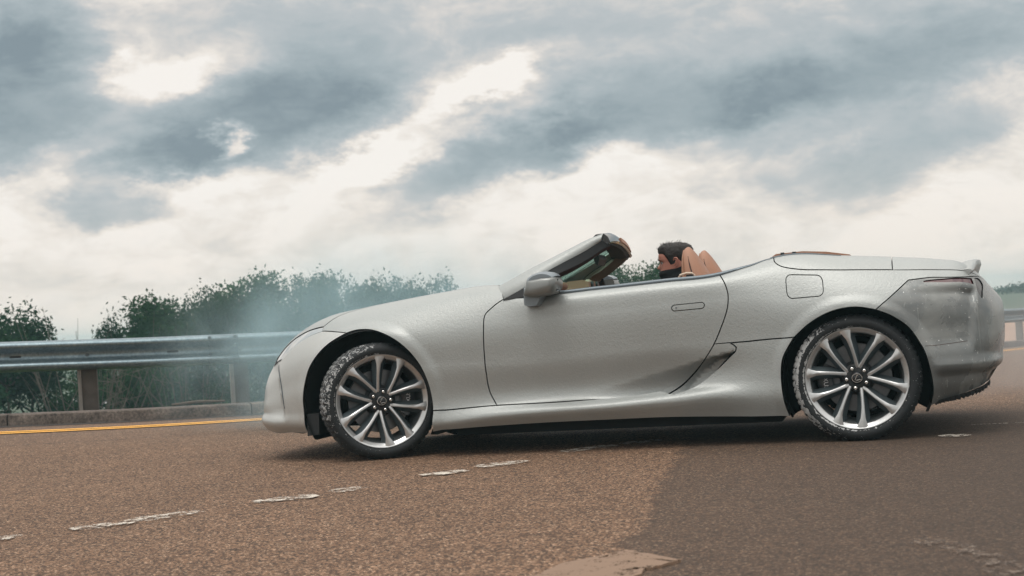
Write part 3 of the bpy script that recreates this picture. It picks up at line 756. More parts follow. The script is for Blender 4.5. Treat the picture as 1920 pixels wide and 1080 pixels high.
# seats
def seat(y):
    s = empty('seat', (0, y, 0), car)
    g = G(); rings = []
    st = [(1.78, .36, .24), (1.80, .50, .25), (1.84, .66, .245), (1.885, .82, .235), (1.915, .93, .20), (1.918, 1.0, .172), (1.905, 1.07, .145), (1.895, 1.13, .115), (1.905, 1.165, .085), (1.915, 1.187, .05), (1.9, 1.196, .015)]
    for x, z, w in st:
        fx = float(np.interp(z, [.36, .66, .93, 1.0, 1.075, 1.13, 1.165, 1.185, 1.196], [1.70, 1.76, 1.835, 1.836, 1.837, 1.842, 1.850, 1.864, 1.880]))
        bx_ = float(np.interp(z, [.36, .66, .93, 1.0, 1.075, 1.13, 1.165, 1.185, 1.196], [1.93, 2.0, 2.05, 2.018, 1.978, 1.945, 1.920, 1.902, 1.892])); dep = bx_-fx
        n = 16; ring_ = []
        for k in range(n):
            a = 2*pi*k/n; cx = fx+dep/2; px_ = cx-dep/2*np.sign(cos(a))*abs(cos(a))**.6; py_ = w*np.sign(sin(a))*abs(sin(a))**.7
            ring_.append((px_, py_, z))
        rings.append(ring_)
    g.loft(rings); bk = g.obj('backrest', M['tan'], s); ss = bk.modifiers.new('sub', 'SUBSURF'); ss.levels = ss.render_levels = 1
    g = G()
    for sg in (-1, 1):
        g.tube([(1.884, sg*.03, 1.186), (1.893, sg*.106, 1.13), (1.906, sg*.141, 1.07), (1.926, sg*.171, 1.0), (1.94, sg*.198, .93)], .0045, 6)
    g.obj('stitching', M['seam'], bk)
    g = G()
    for sg in (-1, 1):
        g.tube([(1.859, sg*.05, 1.176), (1.857, sg*.108, 1.12), (1.860, sg*.140, 1.06), (1.866, sg*.165, 1.0), (1.87, sg*.19, .93)], .0022, 5)
    g.obj('bolster_seam', M['tan2'], bk)
    g = G(); g.loft([[(1.30, -w, .42), (1.32, -w, .52+b), (1.55, -w, .50+b), (1.80, -w, .46+b), (1.82, -w, .36), (1.3, -w, .36)] for w, b in ((-.26, .04), (-.2, .05), (-.12, 0), (.12, 0), (.2, .05), (.26, .04))])
    bevel(g.obj('seat_cushion', M['tan2'], s), .02)
    g = G(); g.tube([(1.838, -.21, .995), (1.855, -.222, 1.020), (1.895, -.225, 1.029), (1.925, -.222, 1.026), (1.94, -.21, 1.01)] , .007, 8)
    g.obj('belt_guide', M['cream'], s)
    g = G(); g.box((1.912, -.215, 1.010), (.045, .02, .020)); g.obj('belt_buckle', M['black'], s)
    return s
seat(-.38); seat(.38)
g = G()
g.loft([[(2.30, y, 1.0), (2.36, y, 1.075), (2.42, y, 1.112), (2.58, y, 1.118), (2.72, y, 1.105), (2.86, y, 1.078), (2.86, y, 1.05), (2.3, y, .9)] for y in (-.40, -.38, -.05, .05, .38, .40)])
rs = g.obj('rear_deck_pad', M['tan'], car, angle=60)
for x in (2.46, 2.53):
    g = G(); g.box((x, -.405, 1.105), (.022, .02, .026)); g.obj('deck_hook', M['black'], rs, smooth=False)
g = G(); g.loft([[(2.06, y, .55), (2.30, y, .55), (2.34, y, 1.0), (2.22, y, .97), (2.12, y, .80)] for y in (-.66, -.6, .6, .66)]); g.obj('rear_seat', M['tan2'], car)
g = G(); g.box((1.5, 0, .30), (1.5, 1.5, .03)); g.box((1.4, 0, .55), (1.0, .22, .25)); g.obj('cabin_floor', M['black'], car, smooth=False)
# door mirrors
def wing_mirror(s):
    e = empty('wing_mirror', (0, 0, 0), car)
    Y = lambda y: y if s < 0 else -y
    out = [(.987, 1.040), (1.005, 1.045), (1.09, 1.058), (1.165, 1.056), (1.176, 1.045), (1.180, 1.02), (1.176, .985), (1.150, .955), (1.10, .945), (1.04, .937), (.975, .945), (.962, .95)]
    def shrink(P_, f, dx=0, dz=0):
        cx = sum(p[0] for p in P_)/len(P_); cz = sum(p[1] for p in P_)/len(P_)
        return [(cx+(x-cx)*f+dx, cz+(z-cz)*f+dz) for x, z in P_]
    g = G(); rings = []
    for y, f in ((-.835, .93), (-.90, 1.0), (-.96, 1.0), (-1.01, .97), (-1.045, .86), (-1.06, .62)): rings.append([(x, Y(y), z) for x, z in shrink(out, f)])
    g.loft(rings); sh = g.obj('mirror_shell', M['mirrorshell'], e, angle=60)
    cap = [(.985, 1.041), (.995, 1.058), (1.025, 1.076), (1.065, 1.088), (1.10, 1.090), (1.14, 1.082), (1.165, 1.070), (1.175, 1.058), (1.09, 1.060)]
    g = G(); rings = []
    for y, f in ((-.845, .9), (-.90, 1.0), (-.96, 1.0), (-1.01, .93), (-1.04, .75)): rings.append([(x, Y(y), z) for x, z in shrink(cap, f, 0, -.004*(1-f)*10)])
    g.loft(rings); g.obj('mirror_cap', M['mirrorcap'], e, angle=60)
    ft = [(.955, 1.0), (1.07, 1.0), (1.066, .945), (1.045, .90), (1.03, .885), (.975, .884), (.952, .895), (.950, .93)]
    g = G(); rings = []
    for y, f in ((-.80, 1.15), (-.87, 1.02), (-.935, 1.0), (-.965, .9)): rings.append([(x, Y(y), z) for x, z in shrink(ft, f)])
    g.loft(rings); g.obj('mirror_foot', M['mirrorcap'], e, angle=60)
    g = G(); g.loft([[(1.160, Y(-.85), 1.04), (1.168, Y(-.99), 1.04), (1.160, Y(-.99), .97), (1.152, Y(-.85), .97)], [(1.170, Y(-.85), 1.04), (1.179, Y(-.99), 1.04), (1.172, Y(-.99), .97), (1.164, Y(-.85), .97)]]); g.obj('mirror_glass', M['gloss'], e)
    return e
wing_mirror(-1); wing_mirror(1)

# ------------------------------------------------------------------ wheels
def tyre_mesh(name, width, mat, parent):
    NS = 240
    blk = [random.random() for _ in range(80)]
    prof = [(.272, .028), (.284, .012), (.292, -.003), (.308, -.012), (.325, -.013), (.338, -.007), (.345, .001), (.3515, .006), (.3575, .013), (.3605, .022), (.3615, .034), (.3630, .036), (.3635, .058), (.3545, .060), (.3545, .070), (.3635, .072)]
    mid = width/2
    full = prof+[(r, width-y) for r, y in prof[::-1]]
    n = len(full)
    def rad(k, j):
        jj = min(j, n-1-j)
        cut = (k % 4 == 0)
        if jj in (6, 7, 8, 9, 10, 11, 12, 15) and cut: return -.006 if jj > 7 else -.004
        if jj in (6, 7, 8): return -.0012*blk[(k//4) % 80]
        return 0
    g = G(); g.revolve(full, NS, rad=rad); return g.obj(name, mat, parent, angle=40)
def rim(parent, width, phase):
    # phase: angle of one V's axis
    g = G()
    g.revolve([(.292, .012), (.2925, .001), (.288, -.005), (.283, -.004), (.278, .003), (.264, .010), (.259, .020), (.256, .040)], 96)
    face = g.obj('rim', M['rim'], parent, angle=45)
    g = G(); g.revolve([(.257, .018), (.254, .05), (.246, .10), (.238, .17), (.244, width-.02), (.268, width-.012), (.268, width), (.25, width)], 96); g.obj('barrel', M['barrel'], face)
    for k in range(5):
        ax = phase+2*pi*k/5
        for sg in (-1, 1):
            # arm centreline from the apex to the rim
            pts = []
            for t in np.linspace(0, 1, 9):
                r = .060+(.268-.060)*t
                off = sg*(.0055+.101*t-.006*sin(pi*t))
                y = -.002+.034*(1-t)**1.6 - .006*sin(pi*t)
                wt = np.interp(t, [0, .2, .55, .8, 1], [.0105, .0088, .0095, .0145, .0380])
                wb = np.interp(t, [0, .2, .55, .8, 1], [.024, .027, .034, .040, .050])
                pts.append((r, off, y, wt, wb))
            ringsT = []; ringsS = []
            ca, sa = cos(ax), sin(ax)
            for i, (r, o, y, wt, wb) in enumerate(pts):
                a = pts[max(i-1, 0)]; b = pts[min(i+1, 8)]; d = np.array((b[0]-a[0], b[1]-a[1])); d /= np.linalg.norm(d); p = np.array((-d[1], d[0]))
                def W3(c, yy):
                    q = np.array((r, o))+p*c; return (q[0]*ca-q[1]*sa, yy, q[0]*sa+q[1]*ca)
                ringsT.append([W3(-wt, y+.004), W3(-wt*.45, y-.001), W3(wt*.45, y-.001), W3(wt, y+.004), W3(wt*1.02, y+.011), W3(-wt*1.02, y+.011)])
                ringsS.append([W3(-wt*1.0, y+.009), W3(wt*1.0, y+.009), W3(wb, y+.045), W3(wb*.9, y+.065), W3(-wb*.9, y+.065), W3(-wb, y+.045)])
            g = G(); g.loft(ringsT); sp = g.obj('spoke', M['rim'], face, angle=30)
            if k == 0 and sg == -1: pass
            # the grey flank below the machined face belongs to the same spoke
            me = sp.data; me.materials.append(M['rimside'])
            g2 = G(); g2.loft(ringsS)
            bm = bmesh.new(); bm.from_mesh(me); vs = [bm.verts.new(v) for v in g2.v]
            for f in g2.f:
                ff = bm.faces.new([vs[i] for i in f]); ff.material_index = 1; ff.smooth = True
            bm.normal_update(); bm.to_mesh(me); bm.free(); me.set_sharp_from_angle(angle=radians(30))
        # web closing the V at its apex
        ca, sa = cos(ax), sin(ax)
    g = G(); g.revolve([(.0, .030), (.050, .030), (.072, .034), (.082, .042), (.086, .06), (.09, .10), (0, .10)], 60)
    hb = g.obj('hub', M['black'], face)
    g = G(); g.revolve([(.0, .018), (.026, .018), (.030, .020), (.034, .026), (.036, .034)], 40); cp = g.obj('centre_cap', M['gloss'], hb)
    g = G()
    # oval ring with a slanted angular letter
    a = np.linspace(0, 2*pi, 37)
    g.tube([(.0285*cos(t), .0165, .0240*sin(t)) for t in a], .0022, 6, caps=False)
    g.tube([(.002, .0165, .019), (-.0115, .0165, -.009), (-.008, .0165, -.013), (.020, .0165, -.010)], .0027, 6)
    g.tube([(.002, .0165, .019), (.006, .0165, .012)], .0022, 6)
    em = g.obj('cap_emblem', M['chrome'], hb); em.rotation_euler = (0, 0, 0)
    for k in range(5):
        a = phase+pi/5+2*pi*k/5; x, z = .0585*cos(a), .0585*sin(a)
        g = G(); g.revolve([(.0175, .026), (.0175, .034), (.014, .037)], 20); g.v = [(p[0]+x, p[1], p[2]+z) for p in g.v]
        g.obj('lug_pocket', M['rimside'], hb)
        g = G(); g.revolve([(0, .016), (.006, .016), (.0095, .019), (.0105, .024), (.0105, .040)], 6 if False else 12); g.v = [(p[0]+x, p[1], p[2]+z) for p in g.v]
        g.obj('lug_nut', M['chrome'], hb)
    g = G(); a = phase+.75; x, z = .262*cos(a), .262*sin(a); g.tube([(x, .012, z), (x*.985, -.012, z*.985)], .0035, 8); g.obj('tyre_valve', M['black'], face)
    return face
def make_wheel(loc, steer, width, phase, tm, front, mirror=False, cal=0.):
    w = empty('wheel', loc, car, (0, 0, steer+(pi if mirror else 0)))
    tyre_mesh('tyre', width, tm, w); rim(w, width, phase)
    g = G(); g.revolve([(.075, .050), (.10, .095), (.10, .112), (.195, .112), (.198, .116), (.198, .138), (.1, .140)], 64)
    d = g.obj('brake_disc', M['disc'], w)
    g = G()
    for k in range(48):
        a = 2*pi*k/48; g.box((.15*cos(a), .1115, .15*sin(a)), (.07, .0015, .0012), Matrix.Rotation(-a, 3, 'Y'))
    # caliper: a curved block hugging the disc
    g = G(); rings = []
    for t in np.linspace(-.52, .52, 13):
        a = cal+t; e = 1-.25*(abs(t)/.52)**3
        rings.append([(r*cos(a), y, r*sin(a)) for r, y in ((.135, .105), (.135, .078), (.150, .066), (.20, .064), (.222*e+.0, .074), (.228*e, .10), (.228*e, .15), (.14, .15))])
    g.loft(rings); c = g.obj('brake_caliper', M['caliper'], w, angle=50)
    cu = bpy.data.curves.new('caliper_lettering', 'FONT'); cu.body = 'LEXUS'; cu.size = .036; cu.align_x = 'CENTER'; cu.align_y = 'CENTER'; cu.extrude = .0006
    tmp = bpy.data.objects.new('tmp_text', cu); COL.objects.link(tmp); bpy.context.view_layer.update()
    tme = bpy.data.meshes.new_from_object(tmp.evaluated_get(bpy.context.evaluated_depsgraph_get())); bpy.data.objects.remove(tmp); bpy.data.curves.remove(cu)
    tme.name = 'caliper_lettering'; tme.materials.clear(); tme.materials.append(M['white'])
    to = bpy.data.objects.new('caliper_lettering', tme); COL.objects.link(to); to.parent = c
    bx, bz = .178*cos(cal), .178*sin(cal)
    ex = Vector((-sin(cal), 0, cos(cal))); ey = Vector((-cos(cal), 0, -sin(cal))); ez = ex.cross(ey)
    if ez.y > 0: ey = -ey; ez = -ez
    to.matrix_local = Matrix(((ex.x, ey.x, ez.x, bx), (ex.y, ey.y, ez.y, .0625), (ex.z, ey.z, ez.z, bz), (0, 0, 0, 1)))
    return w
WF = (-.005, -.905, .361); WR = (2.868, -.925, .358)
STEER = radians(30)
make_wheel(WF, STEER, .245, radians(39.5), M['tyreF'], True, cal=radians(-2))
make_wheel(WR, 0, .275, radians(78.5), M['tyreR'], False, cal=radians(182))
make_wheel((-.03, .86, .361), STEER*.8, .245, radians(10), M['tyreF'], True, mirror=True, cal=radians(180))
make_wheel((2.868, .925, .358), 0, .275, radians(30), M['tyreR'], False, mirror=True, cal=0)

# ------------------------------------------------------------------ terrain, road, guard rail
RAIL = [(-60, -22, 1.02), (-40, -12, 1.02), (-24, -4.6, 1.02), (-16, -.95, 1.0), (-11, 1.3, .985), (-8.11, 2.62, .965), (-5.78, 3.66, .905), (-4.62, 4.22, .862), (-3.51, 4.86, .832), (-2.5, 5.62, .80), (-1.45, 7.3, .745), (-.4, 10.2, .66), (1.3, 16.2, .50), (5.35, 25.25, .29), (10.3, 33.8, .15), (18, 45, 0), (32, 62, -.2), (60, 90, -.5)]
RC = np.array(catmull(RAIL, .35)); RS = np.concatenate([[0], np.cumsum(np.linalg.norm(np.diff(RC[:, :2], axis=0), axis=1))])
def rail_at(s, off=0.):
    """point and tangent of the rail line at arc length s, shifted off metres towards the road"""
    p = np.array([np.interp(s, RS, RC[:, i]) for i in range(3)]); q = np.array([np.interp(s+.05, RS, RC[:, i]) for i in range(3)]); r = np.array([np.interp(s-.05, RS, RC[:, i]) for i in range(3)])
    t = q-r; t /= np.linalg.norm(t); n = np.array((t[1], -t[0], 0)); n /= np.linalg.norm(n)
    return p+n*off, t, n
def rail_dist(xy):
    best = np.full(len(xy), 1e9); sg = np.zeros(len(xy)); zz = np.zeros(len(xy))
    A = RC[:-1, :2]; Bv = RC[1:, :2]-A; L2 = (Bv**2).sum(1)
    for k in range(0, len(xy), 2000):
        q = xy[k:k+2000]; d = q[:, None]-A[None]; t = np.clip((d*Bv).sum(2)/L2, 0, 1); e = d-Bv*t[..., None]; dd = (e**2).sum(2); i = dd.argmin(1); n = np.arange(len(q))
        best[k:k+2000] = np.sqrt(dd[n, i]); cr = Bv[i, 0]*d[n, i, 1]-Bv[i, 1]*d[n, i, 0]; sg[k:k+2000] = np.where(cr > 0, 1, -1)
        zz[k:k+2000] = RC[i, 2]+(RC[i+1, 2]-RC[i, 2])*t[n, i]
    return best*sg, zz          # positive: beyond the rail
def terrain(xy):
    d, zr = rail_dist(xy); g0 = zr-.84
    road = g0*smooth(7., .8, -d)+0*d
    farroad = smooth(6, 22, xy[:, 1])          # the road falls gently away to the right
    road = road*(1-farroad)+np.where(d < 0, g0, 0)*farroad
    beyond = g0-.12-3.4*smooth(.8, 13, d)+1.25*smooth(27, 40, d)
    right = smooth(0, 25, xy[:, 0])*smooth(10, 40, xy[:, 1]); beyond = beyond*(1-right)+(g0-.15-1.0*smooth(2, 30, d)-3.5*smooth(30, 150, d))*right
    return np.where(d < 0, road, beyond), d
def asphalt_mat():
    m, t = new_mat('asphalt')
    tc = t.n('ShaderNodeTexCoord').outputs['Object']; sx = t.n('ShaderNodeSeparateXYZ', {0: tc}); x, y, z = sx.outputs
    v1 = t.n('ShaderNodeTexVoronoi', {'Vector': tc, 'Scale': 118., 'Randomness': 1.}, feature='F1')
    v2 = t.n('ShaderNodeTexVoronoi', {'Vector': tc, 'Scale': 78., 'Randomness': 1.}, feature='F1')
    cs = t.n('ShaderNodeSeparateColor', {0: v1.outputs['Color']}); r1 = cs.outputs[0]; r2 = cs.outputs[1]
    cs2 = t.n('ShaderNodeSeparateColor', {0: v2.outputs['Color']}); r3 = cs2.outputs[0]
    # stones of mixed colour set in dark binder
    stone = t.ramp(r1, [(0., (.008, .005, .004)), (.22, (.035, .023, .017)), (.5, (.135, .080, .051)), (.78, (.34, .205, .132)), (.92, (.56, .375, .26)), (1., (.88, .68, .52))])
    stone2 = t.ramp(r3, [(0., (.02, .014, .010)), (.4, (.125, .074, .048)), (1., (.36, .225, .148))])
    col = t.mix(.36, stone, stone2)
    gapm = t.n('ShaderNodeMapRange', {0: v1.outputs['Distance'], 1: .5, 2: .85}, clamp=True).outputs[0]
    col = t.mix(t.m('MULTIPLY', gapm, .7), col, (.035, .027, .022))
    # large scale wear
    n1 = t.noise(tc, .55, 5, .6); n2 = t.noise(tc, 3.5, 5, .6)
    # streaks along the lane
    st = t.n('ShaderNodeMapping', {'Vector': tc, 'Rotation': (0, 0, radians(-28)), 'Scale': (.35, 4.5, 1)}).outputs[0]
    n3 = t.noise(st, 1.6, 5, .6)
    k = t.m('ADD', .42, t.m('ADD', t.m('MULTIPLY', n1, .34), t.m('ADD', t.m('MULTIPLY', n2, .22), t.m('MULTIPLY', n3, .36))))
    col = t.mix(1., col, t.n('ShaderNodeCombineXYZ', {0: k, 1: k, 2: k}).outputs[0], 'MULTIPLY')
    # newer, darker surfacing right of an irregular joint
    jx = t.m('ADD', t.m('ADD', 1.86, t.m('MULTIPLY', t.m('ADD', y, .9), -.085)), t.m('MULTIPLY', t.m('SUBTRACT', t.noise(tc, 4.5, 6, .7), .5), .34))
    newer = t.n('ShaderNodeMapRange', {0: t.m('SUBTRACT', x, jx), 1: -.02, 2: .03}, clamp=True).outputs[0]
    near = t.n('ShaderNodeMapRange', {0: y, 1: 1.8, 2: .6}, clamp=True).outputs[0]
    newer = t.m('MULTIPLY', newer, near)
    edge = t.n('ShaderNodeMapRange', {0: t.m('ABSOLUTE', t.m('SUBTRACT', x, jx)), 1: .055, 2: .0}, clamp=True).outputs[0]
    far2 = t.n('ShaderNodeMapRange', {0: x, 1: 1.9, 2: 3.6}, clamp=True).outputs[0]
    col = t.mix(t.m('MULTIPLY', newer, t.m('ADD', .52, t.m('MULTIPLY', far2, .30))), col, t.mix(.5, (.035, .028, .024), stone2) if False else (.040, .031, .026))
    col = t.mix(t.m('MULTIPLY', t.m('MULTIPLY', edge, near), .35), col, (.03, .023, .02))
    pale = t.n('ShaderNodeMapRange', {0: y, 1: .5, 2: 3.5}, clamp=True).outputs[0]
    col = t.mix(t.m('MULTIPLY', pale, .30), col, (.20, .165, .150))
    sp = t.n('ShaderNodeTexVoronoi', {'Vector': tc, 'Scale': 5.5, 'Randomness': 1.}, feature='F1')
    col = t.mix(t.ramp(sp.outputs['Distance'], [(.045, .95), (.07, 0.)]), col, (.012, .010, .009))
    bp = t.n('ShaderNodeBump', {'Height': t.m('ADD', t.m('MULTIPLY', v1.outputs['Distance'], -.6), t.m('MULTIPLY', r2, .5)), 'Distance': .006, 'Strength': 1.})
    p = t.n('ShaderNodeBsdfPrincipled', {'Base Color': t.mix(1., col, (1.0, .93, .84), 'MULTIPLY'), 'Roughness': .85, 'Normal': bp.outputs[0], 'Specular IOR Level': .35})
    t.n('ShaderNodeOutputMaterial', {'Surface': p.outputs[0]})
    return m
M['asphalt'] = asphalt_mat()
def grid(xs, ys, keep=None, dz=0., fn=None):
    X, Y = np.meshgrid(xs, ys, indexing='ij'); xy = np.stack([X.ravel(), Y.ravel()], 1); Z, d = terrain(xy)
    if fn is not None: Z = fn(xy, Z, d)
    V = np.column_stack([xy, Z+dz]); ny = len(ys); F = []
    for i in range(len(xs)-1):
        for j in range(ny-1):
            a = i*ny+j; q = (a, a+ny, a+ny+1, a+1)
            if keep is None or keep(xy[list(q)].mean(0), d[list(q)]): F.append(q)
    used = np.unique(np.array(F)); mp = -np.ones(len(V), int); mp[used] = np.arange(len(used))
    return V[used], [tuple(mp[list(f)]) for f in F]
V_, F_ = grid(np.concatenate([np.arange(-60, -14, 2.), np.arange(-14, 14, .4), np.arange(14, 70, 2.)]), np.concatenate([np.arange(-40, -12, 2.), np.arange(-12, 14, .4), np.arange(14, 92, 1.5)]), keep=lambda c, d: d.min() < -.15)
tag(mesh('road', V_, F_, M['asphalt']), kind='structure')
def grass_mat(name, a, b, sc_=1.2):
    m, t = new_mat(name)
    tc = t.n('ShaderNodeTexCoord').outputs['Object']
    n = t.noise(tc, sc_, 6, .65); n2 = t.noise(tc, 14., 4, .6)
    c = t.mix(t.m('ADD', t.m('MULTIPLY', n, .7), t.m('MULTIPLY', n2, .3)), a, b)
    bp = t.n('ShaderNodeBump', {'Height': n2, 'Distance': .05, 'Strength': .7})
    p = t.n('ShaderNodeBsdfPrincipled', {'Base Color': c, 'Roughness': .9, 'Normal': bp.outputs[0], 'Specular IOR Level': .2})
    t.n('ShaderNodeOutputMaterial', {'Surface': p.outputs[0]}); return m
M['turf'] = grass_mat('rough_turf', (.02, .045, .018), (.065, .10, .035))
def ground_z(xy, Z, d):
    r = np.hypot(xy[:, 0], xy[:, 1])
    Z = np.where(d < .3, Z-.20, Z)
    return Z-.0*r
gx = np.concatenate([[-450, -260, -150, -100, -75], np.arange(-60, 62, 1.5), [75, 100, 150, 260, 450]])
gy = np.concatenate([[-450, -200, -100], np.arange(-60, 100, 1.5), [120, 150, 200, 260, 340, 450]])
V_, F_ = grid(gx, gy, fn=ground_z)
tag(mesh('ground', V_, F_, M['turf']), kind='structure')

# kerb of separate concrete stones
def concrete_mat():
    m, t = new_mat('weathered_concrete')
    tc = t.n('ShaderNodeTexCoord').outputs['Object']; ob = t.n('ShaderNodeObjectInfo').outputs['Random']
    n = t.noise(tc, 5., 6, .7); n2 = t.noise(tc, 38., 5, .7)
    c = t.ramp(t.m('ADD', t.m('MULTIPLY', n, .55), t.m('MULTIPLY', n2, .5)), [(.38, (.03, .024, .02)), (.50, (.12, .095, .08)), (.60, (.20, .16, .135)), (.72, (.38, .32, .275))])
    k = t.m('ADD', .8, t.m('MULTIPLY', ob, .35)); c = t.mix(1., c, t.n('ShaderNodeCombineXYZ', {0: k, 1: k, 2: k}).outputs[0], 'MULTIPLY')
    bp = t.n('ShaderNodeBump', {'Height': n2, 'Distance': .012, 'Strength': 1.})
    p = t.n('ShaderNodeBsdfPrincipled', {'Base Color': c, 'Roughness': .9, 'Normal': bp.outputs[0]})
    t.n('ShaderNodeOutputMaterial', {'Surface': p.outputs[0]}); return m
M['concrete'] = concrete_mat()
S0 = float(RS[np.argmin(np.hypot(RC[:, 0]+5.78, RC[:, 1]-3.66))])
kerb = tag(empty('kerb', (0, 0, 0)), kind='structure')
KO = .42
def pathsec(s, off, prof, dz=0.):
    p, t, n = rail_at(s, off); z = p[2]-.84+dz
    return [(p[0]+n[0]*a, p[1]+n[1]*a, z+b) for a, b in prof]
s = S0-14
while s < S0+60:
    L = 2.35 if s < S0+12 else 4.7
    j = RNG.uniform(-.006, .006); h = .115+RNG.uniform(-.005, .005)
    g = G(); g.loft([pathsec(q, KO, [(-.30, -.3), (.0, -.3), (.0, -.01), (-.004, .05), (-.02, h-.008), (-.035, h), (-.28, h+.004), (-.30, h-.01)]) for q in np.linspace(s+.006, s+L-.006, 5)])
    g.v = [(a, b, c+j) for a, b, c in g.v]; g.obj('kerb_stone', M['concrete'], kerb, angle=40); s += L
# dark broken gutter band along the kerb foot
def strip(name, mat, s0, s1, o0, o1, dz, step=.25, parent=None):
    g = G(); rows = []
    for q in np.arange(s0, s1, step):
        row = []
        for o in np.linspace(o0, o1, 3):
            p, t, n = rail_at(q, o); row.append((p[0], p[1]))
        rows.append(row)
    xy = np.array(rows).reshape(-1, 2); Z, _ = terrain(xy); V = np.column_stack([xy, Z+dz]); nr = len(rows)
    F = [(i*3+j, i*3+j+1, i*3+j+4, i*3+j+3) for i in range(nr-1) for j in range(2)]
    return mesh(name, V, F, mat, parent)
def worn_paint(name, col, cover=.5, sc_=18., under=None):
    m, t = new_mat(name)
    tc = t.n('ShaderNodeTexCoord').outputs['Object']
    n = t.noise(tc, sc_, 6, .75, .6); n2 = t.noise(tc, 80., 4, .7)
    a = t.ramp(t.m('ADD', t.m('MULTIPLY', n, .62), t.m('MULTIPLY', n2, .38)), [(cover-.02, 1.), (cover+.03, 0.)])
    c = t.mix(n2, tuple(q*.75 for q in col), col)
    p = t.n('ShaderNodeBsdfPrincipled', {'Base Color': c, 'Roughness': .75, 'Alpha': a})
    t.n('ShaderNodeOutputMaterial', {'Surface': p.outputs[0]}); return m
M['gutter_dark'] = worn_paint('dark_gutter', (.05, .042, .038), .56, 9.)
M['yellow'] = worn_paint('yellow_road_paint', (.95, .47, .07), .70, 12.)
M['whitep'] = worn_paint('worn_white_paint', (.66, .60, .52), .475, 13.)
M['beige'] = worn_paint('beige_road_paint', (.25, .16, .105), .56, 10.)
gt = strip('gutter_band', M['gutter_dark'], S0-14, S0+50, KO, KO+.22, .004, .4); tag(gt, kind='structure')
KY = 1.36
for o in (KY, KY+.20):
    tag(strip('yellow_line', M['yellow'], S0-14, S0+40, o, o+.115, .008, .3), kind='structure')
# faint seam in the asphalt parallel to the kerb
M['seamline'] = worn_paint('tar_seam', (.03, .025, .022), .5, 7.)
tag(strip('tar_seam', M['seamline'], S0-14, S0+20, 3.05, 3.075, .004, .3), kind='structure')
# white dashes, worn to fragments
def mark(name, mat, pts, w, dz=.008):
    pts = [np.array(p) for p in catmull(pts, .05)]; V = []; F = []
    for i, p in enumerate(pts):
        t_ = pts[min(i+1, len(pts)-1)]-pts[max(i-1, 0)]; t_ /= np.linalg.norm(t_); n = np.array((-t_[1], t_[0]))
        e = RNG.uniform(.75, 1.1) if 0 < i < len(pts)-1 else .55
        for k in (-1, 1): V.append((*(p+n*w/2*k*e), dz))
    n_ = len(pts); F = [(2*i, 2*i+1, 2*i+3, 2*i+2) for i in range(n_-1)]
    return tag(mesh(name, V, F, mat), kind='structure')
for a, b in (((-.52, -3.635), (-.33, -3.43)), ((-.36, -3.42), (-.14, -3.13)), ((.01, -2.87), (.26, -2.66)), ((.30, -2.56), (.40, -2.39)), ((.58, -1.95), (.77, -1.76)), ((1.13, -.93), (1.38, -.62)), ((1.42, -.58), (1.62, -.40)), ((.80, -1.62), (1.0, -1.36)), ((-.76, -3.86), (-.66, -3.79)), ((-3.3, -.38), (-3.02, -.09)), ((3.3, -.90), (3.46, -.86))):
    mark('road_dash', M['whitep'], [a, b], .17)
mark('road_dash', M['whitep'], [(3.5, -.25), (3.9, -.23), (4.6, -.1)], .02)
mark('skid_arc', worn_paint('scuffed_chalk', (.21, .16, .125), .44, 24.), [(3.12, -4.42), (3.24, -4.55), (3.34, -4.80), (3.40, -5.10)], .13)
# beige painted arrow head nearest the camera
pl = [(1.85, -5.15), (1.963, -4.945), (2.004, -4.743), (2.179, -4.518), (2.29, -4.63), (2.39, -4.734), (2.345, -4.80), (2.302, -4.867), (2.283, -5.15)]
pl = [tuple(np.array(p)+RNG.normal(size=2)*.006) for p in catmull(pl+[pl[0]], .04)][:-1] if False else [tuple(np.array(pl[i])*(1-k/6)+np.array(pl[(i+1) % len(pl)])*(k/6)+RNG.normal(size=2)*.005) for i in range(len(pl)) for k in range(6)]
tag(mesh('painted_arrow', [(a, b, .010) for a, b in pl]+[(a, b, .001) for a, b in pl], [tuple(range(len(pl)))[::-1]]+[(i, (i+1) % len(pl), (i+1) % len(pl)+len(pl), i+len(pl)) for i in range(len(pl))], M['beige'], smooth=False), kind='structure')

# guard rail
def galv_mat():
    m, t = new_mat('galvanised_steel')
    tc = t.n('ShaderNodeTexCoord').outputs['Object']
    n = t.noise(tc, 3., 5, .6); v = t.n('ShaderNodeTexVoronoi', {'Vector': tc, 'Scale': 55.}); cs = t.n('ShaderNodeSeparateColor', {0: v.outputs['Color']}).outputs[0]
    st = t.n('ShaderNodeMapping', {'Vector': tc, 'Scale': (6., 6., .6)}).outputs[0]; n3 = t.noise(st, 3., 5, .7)
    k = t.m('ADD', t.m('MULTIPLY', n, .4), t.m('ADD', t.m('MULTIPLY', cs, .25), t.m('MULTIPLY', n3, .3)))
    c = t.ramp(k, [(.2, (.11, .155, .185)), (.55, (.21, .27, .30)), (.9, (.36, .43, .47))])
    p = t.n('ShaderNodeBsdfPrincipled', {'Base Color': c, 'Metallic': .75, 'Roughness': t.m('ADD', .30, t.m('MULTIPLY', n, .2))})
    t.n('ShaderNodeOutputMaterial', {'Surface': p.outputs[0]}); return m
M['galv'] = galv_mat()
M['post'] = pbr('rusty_brown_post', (.085, .07, .06), .85, bump=(30, .004), vary=(7, .5))
M['postface'] = pbr('grey_post_flange', (.22, .20, .18), .8, bump=(40, .003), vary=(9, .5))
M['bolt'] = pbr('bolt_head', (.10, .12, .13), .5, .6)
rail = tag(empty('guard_rail', (-5.78, 3.66, .05)), 'long galvanised W-section crash barrier on brown posts behind the kerb', 'crash barrier')
